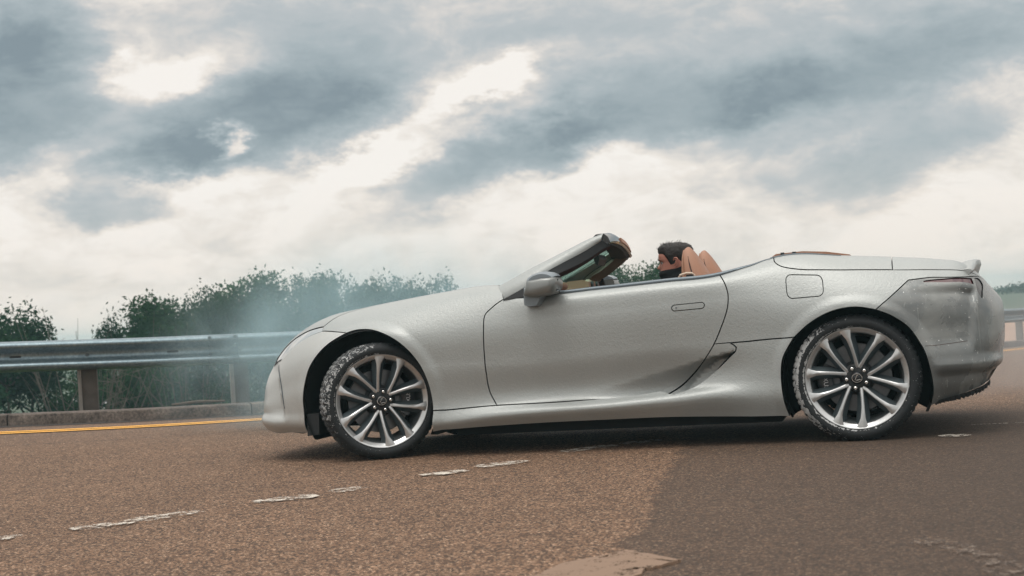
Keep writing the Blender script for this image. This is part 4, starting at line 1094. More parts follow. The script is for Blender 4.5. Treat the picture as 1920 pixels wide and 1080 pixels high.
WP = [(-.0, .0), (.010, -.003), (.060, -.010), (.098, -.028), (.106, -.046), (.098, -.066), (.052, -.092), (.012, -.118), (.0, -.158), (.012, -.196), (.056, -.214), (.100, -.236), (.106, -.254), (.098, -.274), (.052, -.300), (.012, -.312)]
def wsec(q, dx=0., sc_=1.):
    p, t, n = rail_at(q, .0); return [(p[0]+n[0]*(a*sc_+dx), p[1]+n[1]*(a*sc_+dx), p[2]+b) for a, b in WP]
sp = S0-13.2+2.65; BL_ = 4.26; k = 0
off = np.array(rail.location)
def rloc(g): g.v = [(a-rail.location.x, b-rail.location.y, c-rail.location.z) for a, b, c in g.v]; return g
splice = []
while sp < S0+58:
    g = G(); sec = [wsec(q, .0 if k % 2 else .004) for q in np.linspace(sp-.16, sp+BL_+.16, 14)]
    g.loft(sec, closed=False)
    o = rloc(g).obj('rail_beam', M['galv'], rail, angle=60); md = o.modifiers.new('thickness', 'SOLIDIFY'); md.thickness = .003; md.offset = 0
    splice.append(sp+BL_); sp += BL_; k += 1
for q in splice[:9]:
    for dx in (-.13, .13):
        for dz in (-.030, -.105, -.21, -.285):
            p, t, n = rail_at(q+dx); a = np.interp(-dz, [-b for _, b in WP], [a for a, _ in WP]); c = p+n*(a+.004)
            g = G(); g.tube([(c[0], c[1], p[2]+dz), (c[0]+n[0]*.010, c[1]+n[1]*.010, p[2]+dz)], [.020, .014], 10); rloc(g).obj('bolt', M['bolt'], rail)
PSP = S0-13.2+.0
posts = []; 
q = S0+.86-1.56*8
while q < S0+56:
    posts.append(q); q += 1.56 if q < S0+10 else 2.
for q in posts:
    p, t, n = rail_at(q); z0 = p[2]-.84-.5
    g = G(); R3 = Matrix(((t[0], -n[0], 0), (t[1], -n[1], 0), (0, 0, 1)))
    c = p-n*.125
    g.box((c[0], c[1], (z0+p[2]-.03)/2), (.155, .11, p[2]-.03-z0), R3)
    rloc(g).obj('rail_post', M['post'], rail, smooth=False)
    g = G(); c2 = p-n*.10-np.array((t[0], t[1], 0))*.095
    g.box((c2[0], c2[1], (z0+p[2]-.05)/2), (.035, .13, p[2]-.05-z0), R3)
    rloc(g).obj('post_flange', M['postface'], rail, smooth=False)
    g = G(); c3 = p-n*.06
    g.box((c3[0], c3[1], p[2]-.158), (.12, .075, .22), R3); rloc(g).obj('spacer_block', M['post'], rail, smooth=False)
    p2, t2, n2 = rail_at(q+.0); g = G(); c4 = p2+n2*.004; g.tube([(c4[0], c4[1], p2[2]-.158), (c4[0]+n2[0]*.012, c4[1]+n2[1]*.012, p2[2]-.158)], [.022, .016], 12)
    rloc(g).obj('bolt', M['bolt'], rail)
for q in [S0+v for v in (.15, 1.72, 3.5, -1.4, -3.)]:       # slots punched along the web
    p, t, n = rail_at(q); g = G(); g.loft([[(*(rail_at(q+u)[0][:2]+n[:2]*.003), p[2]-.158+h) for u, h in ((-.06, .0), (-.05, .012), (.05, .012), (.06, 0), (.05, -.012), (-.05, -.012))], [(*(rail_at(q+u)[0][:2]+n[:2]*.009), p[2]-.158+h) for u, h in ((-.06, .0), (-.05, .012), (.05, .012), (.06, 0), (.05, -.012), (-.05, -.012))]])
    rloc(g).obj('rail_slot', M['black'], rail, smooth=False)
# broken timber lying on the verge behind the kerb
M['wood'] = pbr('weathered_timber', (.10, .075, .055), .85, bump=(40, .004), vary=(12, .4))
for k, (ds, o, L, a, lab) in enumerate(((1.95, .05, .55, .05, 'dark split plank lying on the kerb below the rail'), (3.0, .10, .42, -.12, 'short pale stick lying on the kerb beside the rail post nearest the car'))):
    p, t, n = rail_at(S0+ds, o); g = G(); d = np.array((cos(atan2(t[1], t[0])+a), sin(atan2(t[1], t[0])+a), 0)); z = p[2]-.84+.135
    g.tube([(p[0]-d[0]*L/2, p[1]-d[1]*L/2, z), (p[0], p[1], z+.012), (p[0]+d[0]*L/2, p[1]+d[1]*L/2, z)], [.012, .018, .010], 6)
    tag(g.obj('broken_plank', M['wood']), lab, 'plank')

# ------------------------------------------------------------------ trees and shrubs
def leaf_mat(name, a, b):
    m, t = new_mat(name)
    tc = t.n('ShaderNodeTexCoord').outputs['Object']; n = t.noise(tc, 1.1, 4, .6); n2 = t.noise(tc, 7., 3, .6)
    ob = t.n('ShaderNodeObjectInfo').outputs['Random']
    c = t.mix(t.m('ADD', t.m('MULTIPLY', n, .5), t.m('MULTIPLY', n2, .5)), a, b)
    k = t.m('ADD', .8, t.m('MULTIPLY', ob, .4)); c = t.mix(1., c, t.n('ShaderNodeCombineXYZ', {0: k, 1: k, 2: k}).outputs[0], 'MULTIPLY')
    d = t.n('ShaderNodeBsdfDiffuse', {'Color': c}); tr = t.n('ShaderNodeBsdfTranslucent', {'Color': c})
    ms = t.n('ShaderNodeMixShader', {0: .3, 1: d.outputs[0], 2: tr.outputs[0]})
    t.n('ShaderNodeOutputMaterial', {'Surface': ms.outputs[0]}); return m
M['leafA'] = leaf_mat('mid_green_leaves', (.014, .046, .024), (.065, .135, .055))
M['leafB'] = leaf_mat('olive_leaves', (.017, .043, .025), (.07, .12, .055))
M['leafC'] = leaf_mat('dark_green_leaves', (.010, .034, .020), (.035, .085, .040))
M['bark'] = pbr('grey_bark', (.10, .085, .07), .9, bump=(20, .01), vary=(5, .4))
def leaves(centres, radii, n, size, rng):
    """leaf sprays gathered on shells of clumps"""
    centres = np.array(centres); radii = np.array(radii); w = (radii[:, 0]*radii[:, 2]); w = w/w.sum()
    ci = rng.choice(len(centres), n, p=w)
    d = rng.normal(size=(n, 3)); d /= np.linalg.norm(d, axis=1, keepdims=True); rr = rng.uniform(.25, 1, (n, 1))**.45
    rr *= 1+.22*np.sin(d[:, :1]*7+ci[:, None])*np.cos(d[:, 2:]*6+ci[:, None]*2)
    spray = rng.integers(0, max(1, n//9), n); jit = rng.normal(size=(n//9+1, 3))*.10
    P_ = centres[ci]+d*radii[ci]*rr+jit[spray]
    a = rng.normal(size=(n, 3)); a /= np.linalg.norm(a, axis=1, keepdims=True); b = np.cross(a, rng.normal(size=(n, 3))); b /= np.linalg.norm(b, axis=1, keepdims=True)
    s_ = rng.uniform(.6, 1.25, (n, 1))*size
    V = np.empty((n, 4, 3)); V[:, 0] = P_-a*s_; V[:, 1] = P_+b*s_*.48+a*s_*.1; V[:, 2] = P_+a*s_; V[:, 3] = P_-b*s_*.48+a*s_*.1
    return V.reshape(-1, 3), np.arange(n*4).reshape(-1, 4)
def fast_mesh(name, V, F, mat, parent=None):
    me = bpy.data.meshes.new(name); n = len(F); me.vertices.add(len(V)); me.vertices.foreach_set('co', V.astype(np.float32).ravel())
    me.loops.add(n*4); me.loops.foreach_set('vertex_index', F.astype(np.int32).ravel()); me.polygons.add(n); me.polygons.foreach_set('loop_start', np.arange(0, n*4, 4, dtype=np.int32)); me.update(calc_edges=True)
    me.materials.append(mat); o = bpy.data.objects.new(name, me); COL.objects.link(o)
    if parent: o.parent = parent
    return o
def make_tree(name, h, wid, n, mat, seed, airy=.0, trunks=1, leaf=.058):
    rng = np.random.default_rng(seed); root = empty(name); g = G(); cs = []; rs = []
    for t_ in range(trunks):
        bx, by = rng.uniform(-.5, .5, 2)*(trunks > 1)*wid*.5
        lean = rng.uniform(-.12, .12, 2)
        top = np.array((bx+lean[0]*h, by+lean[1]*h, h*.80))
        tr = [(bx, by, -.4), (bx+lean[0]*h*.3, by+lean[1]*h*.3, h*.3), tuple(top*.65+np.array((bx, by, 0))*.35), tuple(top)]
        g.tube([tuple(p) for p in catmull(tr, h*.1)], list(np.linspace(.035*h**.6, .008, len(catmull(tr, h*.1)))), 7)
        nb = 13 if trunks == 1 else 7
        for k in range(nb):
            z = h*rng.uniform(.28, .86); a = rng.uniform(0, 2*pi); L = wid*rng.uniform(.45, 1.)*(1.15-.75*(z/h-.28)/.6)
            s0 = np.array((bx+lean[0]*z, by+lean[1]*z, z)); e = s0+np.array((cos(a)*L, sin(a)*L, L*rng.uniform(.25, .75)+.1*h*rng.random()))
            e[2] = min(e[2], h*.97); mid = (s0+e)/2+np.array((0, 0, .08*L))
            g.tube([tuple(s0), tuple(mid), tuple(e)], [.03, .02, .007], 5)
            for q in range(2):
                e2 = e+rng.normal(size=3)*np.array((.28, .28, .2))*L; g.tube([tuple(mid), tuple(e2)], [.012, .004], 4)
                r = rng.uniform(.30, .55)*(.8 if airy else 1)*wid*.55; cs.append(e2); rs.append((r, r, r*rng.uniform(.6, .95)))
            r = rng.uniform(.35, .6)*wid*.55; cs.append(e); rs.append((r, r, r*rng.uniform(.65, 1.)))
        r = wid*.35; cs.append(top+(0, 0, h*.08)); rs.append((r*.8, r*.8, h*.13))
    # thin twigs breaking the outline
    for k in range(8):
        i = rng.integers(len(cs)); a = rng.normal(size=3); a[2] = abs(a[2])+.5; a /= np.linalg.norm(a); p = np.array(cs[i]); q = p+a*np.array(rs[i])*rng.uniform(.95, 1.2)
        g.tube([tuple(p), tuple(q)], [.010, .003], 4); cs.append(q); rs.append((.16, .16, .20))
    g.obj('trunk', M['bark'], root)
    V, F = leaves(cs, rs, n, leaf, rng); fast_mesh('crown', V, F, mat, root)
    return root
def make_bush(name, w, h, n, mat, seed, leaf=.06):
    rng = np.random.default_rng(seed); root = empty(name); g = G(); cs = []; rs = []
    for k in range(11):
        a = rng.uniform(0, 2*pi); r = w*rng.uniform(.1, .8)**.7; e = (cos(a)*r, sin(a)*r, h*rng.uniform(.45, .92)*(1-.3*r/w))
        g.tube([(cos(a)*.1, sin(a)*.1, -.3), (e[0]*.6, e[1]*.6, e[2]*.6), e], [.022, .016, .005], 5); cs.append(e); q = rng.uniform(.28, .5)*h; rs.append((q*1.1, q*1.1, q*.85))
        cs.append((e[0]*.9, e[1]*.9, e[2]*.45)); rs.append((q*1.2, q*1.2, q))
    g.obj('stem', M['bark'], root); V, F = leaves(cs, rs, n, leaf, rng); fast_mesh('foliage', V, F, mat, root); return root
def make_bare(name, h, seed):
    rng = np.random.default_rng(seed); root = empty(name); g = G()
    for k in range(16):
        a = rng.uniform(0, 2*pi); L = h*rng.uniform(.6, 1.05); sp_ = rng.uniform(.1, .55)
        e = np.array((cos(a)*L*sp_, sin(a)*L*sp_, L)); g.tube([(0, 0, -.3), tuple(e*.5+(0, 0, .1)), tuple(e)], [.03, .017, .005], 5)
        for q in range(6):
            t_ = rng.uniform(.4, .95); s0 = e*t_; d = e*(1-t_)*.6+rng.normal(size=3)*.16*h*.6; g.tube([tuple(s0), tuple(s0+d)], [.010, .003], 4)
    g.obj('trunk', M['bark'], root); return root
def copy_thing(root):
    c = root.copy(); COL.objects.link(c)
    for ch in root.children:
        d = ch.copy(); COL.objects.link(d); d.parent = c
    return c
def ground_at(x, y): return float(terrain(np.array([[x, y]]))[0][0])
_f2 = np.array((sin(-.2575), cos(-.2575))); _r2 = np.array((cos(-.2575), -sin(-.2575)))
def bear(az_px, D):      # a bearing from the viewpoint and a distance give a plan position
    return tuple(np.array((3.13, -9.48))+_f2*D+_r2*(az_px-960)/2745*D)
protos = [make_tree('broadleaf_tree', 5.6, 2.0, 21000, M['leafA'], 3), make_tree('broadleaf_tree', 6.0, 1.9, 18000, M['leafB'], 11, .4, 3),
          make_tree('broadleaf_tree', 5.4, 1.7, 16000, M['leafC'], 23, .2, 2), make_tree('broadleaf_tree', 6.1, 1.7, 13000, M['leafB'], 31, .7, 3)]
PH = [5.6, 6.0, 5.4, 6.1]
# bearing, distance, height of the top above the eye, proto, turn, width factor, label
TR = [(-105, 36, 0.87, 0, .3, 1.1, 'round dark tree partly outside the picture beyond the far end of the barrier'),
      (12, 36, 1.04, 2, 1.0, 1.05, 'compact dark green tree standing alone beyond the barrier'),
      (238, 38, 0.77, 2, 2.2, .62, 'low leafy tree at the outer edge of the tree row next to the bare shrub'),
      (272, 38, 0.94, 0, .7, 1.15, 'broad round-headed green tree beside the bare shrub'),
      (385, 39, 1.14, 3, 2.0, .85, 'tall open-crowned tree with sky showing between its limbs'),
      (440, 37, 0.97, 1, 4.2, .8, 'bushy olive tree below the open-crowned one'),
      (530, 39, 1.34, 0, 3.1, 1.0, 'highest tree of the row, with a pointed green leader'),
      (600, 38, 1.12, 1, 5.0, .85, 'loose olive tree just right of the highest tree'),
      (665, 40, 1.12, 3, .9, .85, 'thin-leaved tree rising over the bonnet in blue smoke'),
      (735, 41, 1.02, 1, 2.7, .85, 'olive tree above the middle of the bonnet'),
      (790, 42, 0.94, 3, 4.0, .75, 'narrow tree with ragged top in the smoke above the bonnet'),
      (860, 44, 0.58, 2, 1.5, .8, 'small tree low over the rear of the bonnet'),
      (1110, 46, 0.82, 3, 1.9, .8, 'hazy tree seen through the windscreen'),
      (1180, 45, 1.10, 1, 3.3, .75, 'hazy ragged tree between the windscreen and the driver'),
      (1235, 46, 0.97, 0, 3.9, .7, 'hazy tree directly behind the driver')]
used = set()
for (b, D, top, k, rz, wf, lab) in TR:
    top += (-.08 if b < 600 else .16); x, y = bear(b, D); z = ground_at(x, y)-.1; o = protos[k] if k not in used else copy_thing(protos[k]); used.add(k)
    sc_ = (.8345+top-z)/(PH[k]*1.0); o.location = (x, y, z); o.rotation_euler = (0, 0, rz); o.scale = (sc_*wf, sc_*wf, sc_)
    tag(o, lab, 'tree', 'trees in the row beyond the crash barrier')
bprot = [make_bush('leafy_bush', 1.3, 1.7, 6500, M['leafC'], 41), make_bush('leafy_bush', 1.5, 1.5, 6500, M['leafA'], 43), make_bush('leafy_bush', 1.2, 1.9, 5500, M['leafB'], 47)]
bused = set(); bi = 0
for row, (D0, hs) in enumerate(((23.5, .9), (29., 1.25))):
    for b in range(-90, 615 if row == 0 else 600, 118 if row == 0 else 104):
        k = (bi*2+row) % 3; D = D0+RNG.uniform(-1.2, 1.2); x, y = bear(b+RNG.uniform(-30, 30)+row*50, D)
        d_ = terrain(np.array([[x, y]]))[1][0]
        if d_ < 3.5: continue
        o = bprot[k] if k not in bused else copy_thing(bprot[k]); bused.add(k); z = ground_at(x, y)-.05
        s_ = hs*RNG.uniform(.85, 1.2); o.location = (x, y, z); o.rotation_euler = (0, 0, RNG.uniform(0, 6)); o.scale = (s_*1.15, s_*1.15, s_)
        col_ = ('dark green', 'mid green', 'olive')[k]; rank = ('in the nearer bush row', 'in the farther bush row')[row]
        if b > 520: lab = '%s bush %s, hidden behind the nose of the car' % (col_, rank)
        else:
            where = ('outside the left picture edge', 'below the lone tree', 'below the gap beside the lone tree', 'right of the first rail post', 'between the two rail posts', 'left of the second rail post', 'right of the second rail post')[min(6, max(0, int((b+60)//90)+1))]
            lab = '%s bush %s, %s' % (col_, rank, where)
        tag(o, lab, 'bush', 'bushes on the bank beyond the barrier'); bi += 1
for i, (b, D, h, lab) in enumerate(((145, 35, 1.0, 'leafless twiggy shrub standing against the sky between two green trees'), (352, 36, 1.0, 'leafless shrub with pale twigs at the foot of the tall trees'))):
    x, y = bear(b, D); z = ground_at(x, y); o = make_bare('bare_shrub', .8345+.62*h-z, 51+i); o.location = (x, y, z); tag(o, lab, 'shrub')
# rough grass on the bank and in the verge behind the kerb: uncountable blades
def tufts(name, n, s0, s1, o0, o1, h, mat, seed):
    rng = np.random.default_rng(seed); s = rng.uniform(s0, s1, n); o = rng.uniform(o0, o1, n)
    P_ = np.array([rail_at(a)[0] for a in np.linspace(s0, s1, 200)]); T_ = np.array([rail_at(a)[2] for a in np.linspace(s0, s1, 200)]); ss = np.linspace(s0, s1, 200)
    px_ = np.interp(s, ss, P_[:, 0])+np.interp(s, ss, T_[:, 0])*o; py_ = np.interp(s, ss, P_[:, 1])+np.interp(s, ss, T_[:, 1])*o
    z = terrain(np.column_stack([px_, py_]))[0]-.20*1; hh = rng.uniform(.4, 1, n)*h; a = rng.uniform(0, 2*pi, n); w = .012
    V = np.empty((n, 4, 3)); dx, dy = np.cos(a)*w, np.sin(a)*w; lx, ly = rng.normal(size=(2, n))*.25*hh
    V[:, 0] = np.column_stack([px_-dx, py_-dy, z]); V[:, 1] = np.column_stack([px_+dx, py_+dy, z]); V[:, 2] = np.column_stack([px_+lx+dx*.2, py_+ly+dy*.2, z+hh+.2]); V[:, 3] = np.column_stack([px_+lx-dx*.2, py_+ly-dy*.2, z+hh+.2])
    return tag(fast_mesh(name, V.reshape(-1, 3), np.arange(n*4).reshape(-1, 4), mat), 'rough green grass growing behind the kerb', 'grass', kind='stuff')
M['blade'] = leaf_mat('grass_blades', (.03, .07, .02), (.10, .16, .045))
tufts('verge_grass', 26000, S0-10, S0+14, -9., -.5, .16, M['blade'], 5)

# parked cars glimpsed between the bushes on the low ground
def parked_car(label, col, b, D, rz, kind):
    x, y = bear(b, D); root = empty('parked_car', (x, y, ground_at(x, y)), None, (0, 0, rz)); tag(root, label, 'car')
    m = pbr('parked_car_paint', col, .3, .1, coat=.5)
    L, H = (4.3, 1.45) if kind == 'car' else (4.9, 2.0)
    if kind == 'car': prof = [(-2.1, .35), (-2.15, .7), (-1.9, .88), (-1.05, .98), (-.45, 1.42), (.9, 1.45), (1.55, 1.05), (2.05, .98), (2.15, .6), (2.1, .35)]
    else: prof = [(-2.4, .35), (-2.45, .8), (-2.1, 1.05), (-1.6, 1.15), (-.9, 1.9), (2.2, 2.0), (2.4, 1.9), (2.45, .5), (2.4, .35)]
    g = G(); g.loft([[(p[0], w*(1 if p[1] < 1 else .86), p[1]) for p in prof] for w in (-.86, -.80, .80, .86)]); bevel(g.obj('body', m, root), .05)
    for s in (-1, 1):
        g = G(); win = [(-.95, 1.0), (-.42, 1.34), (.85, 1.37), (1.35, 1.05)] if kind == 'car' else [(-1.45, 1.2), (-.85, 1.78), (.1, 1.82), (.1, 1.2)]
        g.loft([[(a, s*.80, c) for a, c in win], [(a, s*.845, c) for a, c in win]]); g.obj('window', M['gloss'], root, smooth=False)
        for wx in (-1.35, 1.35):
            g = G(); g.revolve([(.0, -.01), (.20, -.01), (.32, .0), (.32, .2), (0, .2)], 20); w = g.obj('wheel', M['black'], root); w.location = (wx, s*.87, .32); w.rotation_euler = (0, 0, 0 if s < 0 else pi)
    return root
parked_car('white parked car glimpsed under the barrier left of its first post', (.75, .75, .74), 118, 60, .25, 'car')
parked_car('red parked car glimpsed under the barrier beside the white one', (.50, .04, .03), 205, 66, .15, 'car')

# ------------------------------------------------------------------ distant wooded hill on the right
rng = np.random.default_rng(77)
M['field'] = grass_mat('grey_green_field', (.06, .085, .06), (.12, .14, .10), .1)
bz = lambda b: 0
xs = np.linspace(-2600, 4200, 200); rows = []
for D, hh in ((75, -3.4), (95, -2.6), (120, -1.9), (150, -1.2), (175, -.75), (190, -2.0)):
    rows.append([(*bear(b, D), .8345+hh+min(1.2, (b-1880)/1000*1.6*(D/175)**2 if b > 1880 else 0)) for b in xs])
g = G(); g.loft(rows, closed=False); tag(g.obj('hills', M['field'], None), kind='structure')
cs, rs = [], []
for i in range(420):
    D = rng.uniform(155, 185); b = rng.uniform(1690, 3200); x, y = bear(b, D); top = min(1.7, -.35+(b-1870)/49*.50)+rng.uniform(-.18, .18)
    z1 = .8345+top; r = rng.uniform(.5, .9); cs.append((x, y, z1-r)); rs.append((r, r, r))
    cs.append((x, y, z1-r*2.2)); rs.append((r*1.2, r*1.2, r*1.3))
V, F = leaves(cs, rs, 90000, .17, rng)
tag(fast_mesh('far_wood', V, F, M['leafC']), 'distant dark wood along the crest of the far hill', 'wood', kind='stuff')
# pale earth bank in front of the far field
x0, y0 = bear(1875, 60); g = G()
rw = []
for D, z in ((52, -1.9), (58, -1.2), (66, -.75), (80, -.9)):
    rw.append([(*bear(b, D), .8345+z-.55+.0*b) for b in np.linspace(1840, 1960, 9)])
g.loft(rw, closed=False); tag(g.obj('earth_bank', pbr('orange_earth', (.36, .235, .17), .9, bump=(3, .05), vary=(.8, .3))), kind='structure')

# ------------------------------------------------------------------ the driver
DY = .38
M['skin'] = pbr('skin', (.46, .205, .155), .5, bump=(120, .0006), vary=(18, .10), spec=.4)
M['hair'] = pbr('dark_brown_hair', (.018, .014, .013), .6, bump=(220, .003), vary=(90, .5))
M['knit'] = pbr('black_neck_gaiter', (.008, .010, .012), .9, bump=(300, .0008))
M['jacket'] = pbr('dark_jacket', (.015, .02, .026), .85, bump=(60, .002))
M['eye'] = pbr('eye_white', (.55, .52, .5), .25)
HZ = np.array([.90,.93,.97,1.0,1.012,1.025,1.045,1.063,1.08,1.092,1.10,1.115,1.13,1.15,1.175,1.20,1.225,1.243,1.252])
HF = np.array([1.665,1.66,1.645,1.618,1.596,1.586,1.581,1.577,1.587,1.588,1.588,1.589,1.590,1.576,1.573,1.579,1.598,1.632,1.675])
HB = np.array([1.79,1.785,1.78,1.778,1.778,1.779,1.781,1.785,1.789,1.792,1.794,1.798,1.80,1.802,1.802,1.797,1.780,1.748,1.700])
HW = np.array([.064,.060,.057,.059,.062,.065,.069,.071,.073,.074,.075,.077,.078,.078,.078,.074,.064,.045,.014])
HN = np.array([0,0,0,0,0,0,0,0,.006,.030,.027,.016,.008,0,0,0,0,0,0])
def head(a, z, off=0.):
    f, b, w, n = (float(np.interp(z, HZ, q)) for q in (HF, HB, HW, HN))
    c = (f+b)/2+.012; ca = cos(a); sa = sin(a)
    rx = (c-f) if ca > 0 else (b-c)
    x = c-rx*np.sign(ca)*abs(ca)**.85; y = w*np.sign(sa)*abs(sa)**.80
    if ca > 0:
        x -= n*math.exp(-(y/.0125)**2)
        for s in (-1, 1):
            x += .013*math.exp(-((y-s*.031)/.013)**2-((z-1.130)/.010)**2)     # eye sockets
            x -= .004*math.exp(-((y-s*.030)/.016)**2-((z-1.148)/.006)**2)     # brow ridge
        x += .003*math.exp(-((z-1.063)/.004)**2)*math.exp(-(y/.025)**2)      # mouth line
    d = np.array((x-c, y)); l = np.hypot(*d)+1e-9; k = 1+off/l
    return (c+(x-c)*k, DY+y*k, z+off*.5*(z > 1.20))
drv = empty('person', (1.72, .38, .45)); tag(drv, 'man with short dark hair and black neck gaiter driving the convertible', 'person')
def loc(g): g.v = [(a-1.72, b-.38, c-.45) for a, b, c in g.v]; return g
g = G(); NA = 112; zs = np.interp(np.linspace(0, 1, 60), np.linspace(0, 1, 60), np.linspace(.90, 1.252, 60))
g.loft([[head(2*pi*k/NA, z) for k in range(NA)] for z in zs])
for s in (-1, 1):       # ears belong to the head surface
    ex, ey, ez = 1.700, DY+s*.079, 1.127
    out = [(ex-.010, ey, ez-.030), (ex+.004, ey+s*.006, ez-.026), (ex+.014, ey+s*.012, ez-.006), (ex+.017, ey+s*.016, ez+.014), (ex+.008, ey+s*.016, ez+.029), (ex-.006, ey+s*.010, ez+.028), (ex-.014, ey+s*.002, ez+.014)]
    g.tube(catmull(out, .004), .0048, 8)
    g.tube([(ex-.012, ey-s*.002, ez-.02), (ex+.002, ey+s*.004, ez-.006), (ex+.007, ey+s*.009, ez+.016), (ex-.004, ey+s*.006, ez+.02)], [.006, .008, .007, .005], 8)
skin = loc(g).obj('head', M['skin'], drv, angle=80)
for s in (-1, 1):
    g = G(); g.revolve([(0, -.0125), (.007, -.0105), (.011, -.006), (.0125, 0), (.011, .006), (.007, .0105), (0, .0125)], 16); g.v = [(a+1.6075, b+DY+s*.031, c+1.129) for a, b, c in g.v]; loc(g).obj('eye', M['eye'], skin)
    g = G(); g.revolve([(0, -.006), (.0045, -.004), (.006, 0), (.0045, .004), (0, .006)], 12); g.v = [(a+1.5975, b+DY+s*.031, c+1.128) for a, b, c in g.v]; loc(g).obj('pupil', M['hair'], skin)
    g = G(); g.tube([(1.577, DY+s*.012, 1.146), (1.5745, DY+s*.028, 1.150), (1.583, DY+s*.048, 1.146)], [.003, .0042, .0025], 6); loc(g).obj('eyebrow', M['hair'], skin)
# neck gaiter
g = G(); rings = []
for t in np.linspace(0, 1, 16):
    ring_ = []
    for k in range(NA):
        a = 2*pi*k/NA; front = max(0, cos(a)); ztop = 1.074+.012*(1-abs(cos(a)))+(.028 if cos(a) < 0 else 0)*min(1, -cos(a)*2)+(.0) 
        z = .905+(ztop-.905)*t
        ring_.append(head(a, z, .0065+.0035*sin(t*21+3*cos(a))*(t < .9)+.02*(1-t)**2))
    rings.append(ring_)
g.loft(rings, caps=False); loc(g).obj('neck_gaiter', M['knit'], drv, angle=80)
# hair
g = G(); rings = []; rg = np.random.default_rng(9)
ang_k = [0, 50, 60, 67, 73, 84, 92, 105, 125, 180]; low_k = [1.194, 1.190, 1.180, 1.150, 1.112, 1.118, 1.150, 1.140, 1.085, 1.065]
for t in np.linspace(0, 1, 22):
    ring_ = []
    for k in range(NA):
        a = 2*pi*k/NA; ad = abs(math.degrees(a) if a <= pi else 360-math.degrees(a)); zl = float(np.interp(ad, ang_k, low_k)); z = zl+(1.2515-zl)*t
        thick = .0015+.012*min(1, t*2.2)+.006*smooth(1.19, 1.25, z)+.004*rg.random()*(t > .1)
        ring_.append(head(a, z, float(thick)))
    rings.append(ring_)
g.loft(rings)
for k in range(700):
    a = rg.uniform(0, 2*pi); t = rg.uniform(.15, 1)**.6; ad = abs(math.degrees(a) if a <= pi else 360-math.degrees(a)); zl = float(np.interp(ad, ang_k, low_k)); z = zl+(1.25-zl)*t
    p = np.array(head(a, z, .010)); d = p-np.array((1.69, DY, 1.13)); d /= np.linalg.norm(d); d += rg.normal(size=3)*.30+np.array((-.35, 0, .25)); L = rg.uniform(.008, .016)
    g.tube([tuple(p), tuple(p+d*L)], [.0016, .0004], 3)
for dx in (-.03, .005, .022):
    p = np.array((1.70+dx, DY-.01, 1.262)); g.tube([tuple(p), tuple(p+(.004, 0, .012)), tuple(p+(.014, 0, .018))], [.0016, .0012, .0004], 4)
loc(g).obj('hair', M['hair'], drv, angle=70)
def skin_body(name, verts, edges, radii, mat, parent, root=0, sub=2):
    me = bpy.data.meshes.new(name); me.from_pydata([(a-1.72, b-.38, c-.45) for a, b, c in verts], edges, []); o = bpy.data.objects.new(name, me); COL.objects.link(o); o.parent = parent
    md = o.modifiers.new('skin', 'SKIN'); md.use_smooth_shade = True
    for i, r in enumerate(radii):
        sv = me.skin_vertices[0].data[i]; sv.radius = r if isinstance(r, tuple) else (r, r); sv.use_root = (i == root)
    ss = o.modifiers.new('sub', 'SUBSURF'); ss.levels = ss.render_levels = sub; me.materials.append(mat); return o
bv = [(1.70, .38, .55), (1.76, .38, .66), (1.79, .38, .78), (1.775, .38, .87), (1.745, .38, .93)]; be = [(0, 1), (1, 2), (2, 3), (3, 4)]; br = [(.13, .16), (.12, .15), (.12, .17), (.085, .13), (.058, .06)]
for s in (-1, 1):
    k = len(bv); bv += [(1.79, .38+s*.10, .87), (1.775, .38+s*.185, .845), (1.62, .38+s*.245, .70), (1.42, .38+s*.215, .80), (1.26, .38+s*.185, .905)]
    be += [(3, k), (k, k+1), (k+1, k+2), (k+2, k+3), (k+3, k+4)]; br += [.075, .068, .050, .042, .032]
    k = len(bv); bv += [(1.62, .38+s*.10, .55), (1.30, .38+s*.13, .66), (1.02, .38+s*.13, .42), (.90, .38+s*.13, .38)]
    be += [(0, k), (k, k+1), (k+1, k+2), (k+2, k+3)]; br += [.095, .065, .048, (.045, .04)]
skin_body('clothed_body', bv, be, br, M['jacket'], drv)
for s in (-1, 1):
    w0 = np.array((1.265, .38+s*.185, .905)); c = np.array((1.175, .38+s*.172, .935))
    v = [tuple(w0), tuple(w0*.55+c*.45), tuple(c+(0.02, 0, .012))]; e = [(0, 1), (1, 2)]; r = [.026, (.032, .018), (.034, .018)]
    for k, (o_, L) in enumerate(((-.030, .030), (-.010, .034), (.010, .032), (.028, .026))):
        i = len(v); b0 = c+np.array((.012, 0, o_+.012)); v += [tuple(b0), tuple(b0+(-L, -s*.002, .004)), tuple(b0+(-L-.012, -s*.020, .0)), tuple(b0+(-L+.004, -s*.034, -.004))]
        e += [(2, i), (i, i+1), (i+1, i+2), (i+2, i+3)]; r += [.011, .0095, .0085, .0075]
    i = len(v); v += [tuple(c+(.02, -s*.026, -.012)), tuple(c+(-.004, -s*.040, -.006)), tuple(c+(-.024, -s*.040, .004))]; e += [(1, i), (i, i+1), (i+1, i+2)]; r += [.013, .011, .009]
    skin_body('hand', v, e, r, M['skin'], drv, 0, 2)

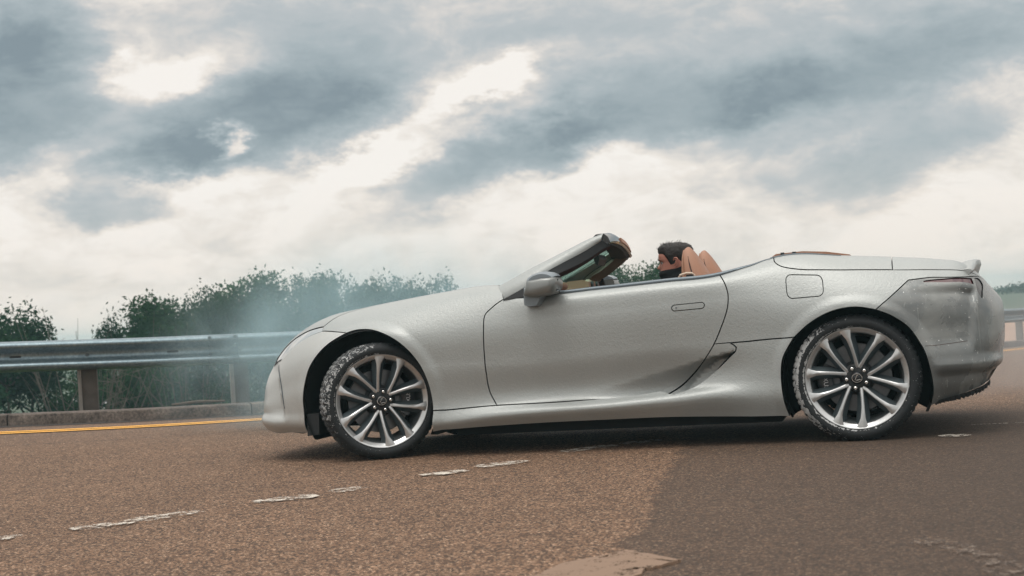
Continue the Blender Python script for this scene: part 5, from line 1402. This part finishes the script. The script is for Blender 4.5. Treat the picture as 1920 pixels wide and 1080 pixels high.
# ------------------------------------------------------------------ air and tyre smoke
def vol_box(name, lo, hi, build, label, cat):
    g = G(); g.box([(a+b)/2 for a, b in zip(lo, hi)], [b-a for a, b in zip(lo, hi)]); m, t = new_mat(name); build(t)
    o = g.obj(name, m, None, False); tag(o, label, cat, kind='stuff'); return o
def haze_nodes(t):
    v = t.n('ShaderNodeVolumePrincipled', {'Color': (.46, .74, .82, 1), 'Density': HAZE, 'Anisotropy': 0.}); t.n('ShaderNodeOutputMaterial', {'Volume': v.outputs[0]})
HAZE = .0015  # distance haze; its blue-green tint is added to lift the blacks
vol_box('haze', (-455, -455, -9.5), (455, 455, 3.6), haze_nodes, 'thin haze over the whole track, tinted blue-green to lift dark tones', 'haze')
def smoke_nodes(dens, centre, rad, sc_, seed, col=(.50, .80, .88), thr=.36):
    def f(t):
        tc = t.n('ShaderNodeTexCoord').outputs['Object']
        q = t.n('ShaderNodeVectorMath', {0: tc, 1: centre}, operation='SUBTRACT').outputs[0]
        q = t.n('ShaderNodeVectorMath', {0: q, 1: rad}, operation='DIVIDE').outputs[0]
        ln = t.n('ShaderNodeVectorMath', {0: q}, operation='LENGTH').outputs['Value']
        fall = t.n('ShaderNodeMapRange', {0: ln, 1: 1., 2: .12}, clamp=True, interpolation_type='SMOOTHSTEP').outputs[0]
        off = t.vm('ADD', tc, (seed, seed*.3, 0))
        n = t.noise(off, sc_, 4, .6, .5)
        d = t.m('MULTIPLY', t.n('ShaderNodeMapRange', {0: n, 1: thr, 2: .68}, clamp=True).outputs[0], fall)
        v = t.n('ShaderNodeVolumePrincipled', {'Color': (*col, 1), 'Density': t.m('MULTIPLY', d, dens), 'Anisotropy': .2}); t.n('ShaderNodeOutputMaterial', {'Volume': v.outputs[0]})
    return f
vol_box('tyre_smoke', (-5.6, 1.25, .02), (3.6, 4.1, 2.1), smoke_nodes(1.3, (-1.2, 2.6, .62), (2.6, 1.6, 1.25), 1.5, 2., (.62, .86, .94)), 'blue-white tyre smoke drifting between the car and the barrier', 'smoke')
vol_box('tyre_smoke', (3.3, .1, .02), (7.6, 4.8, 1.4), smoke_nodes(.75, (5.0, 2.3, .3), (2.2, 2.2, 1.0), 1.1, 8., (.70, .72, .74)), 'thin grey tyre smoke low behind the tail of the car', 'smoke')
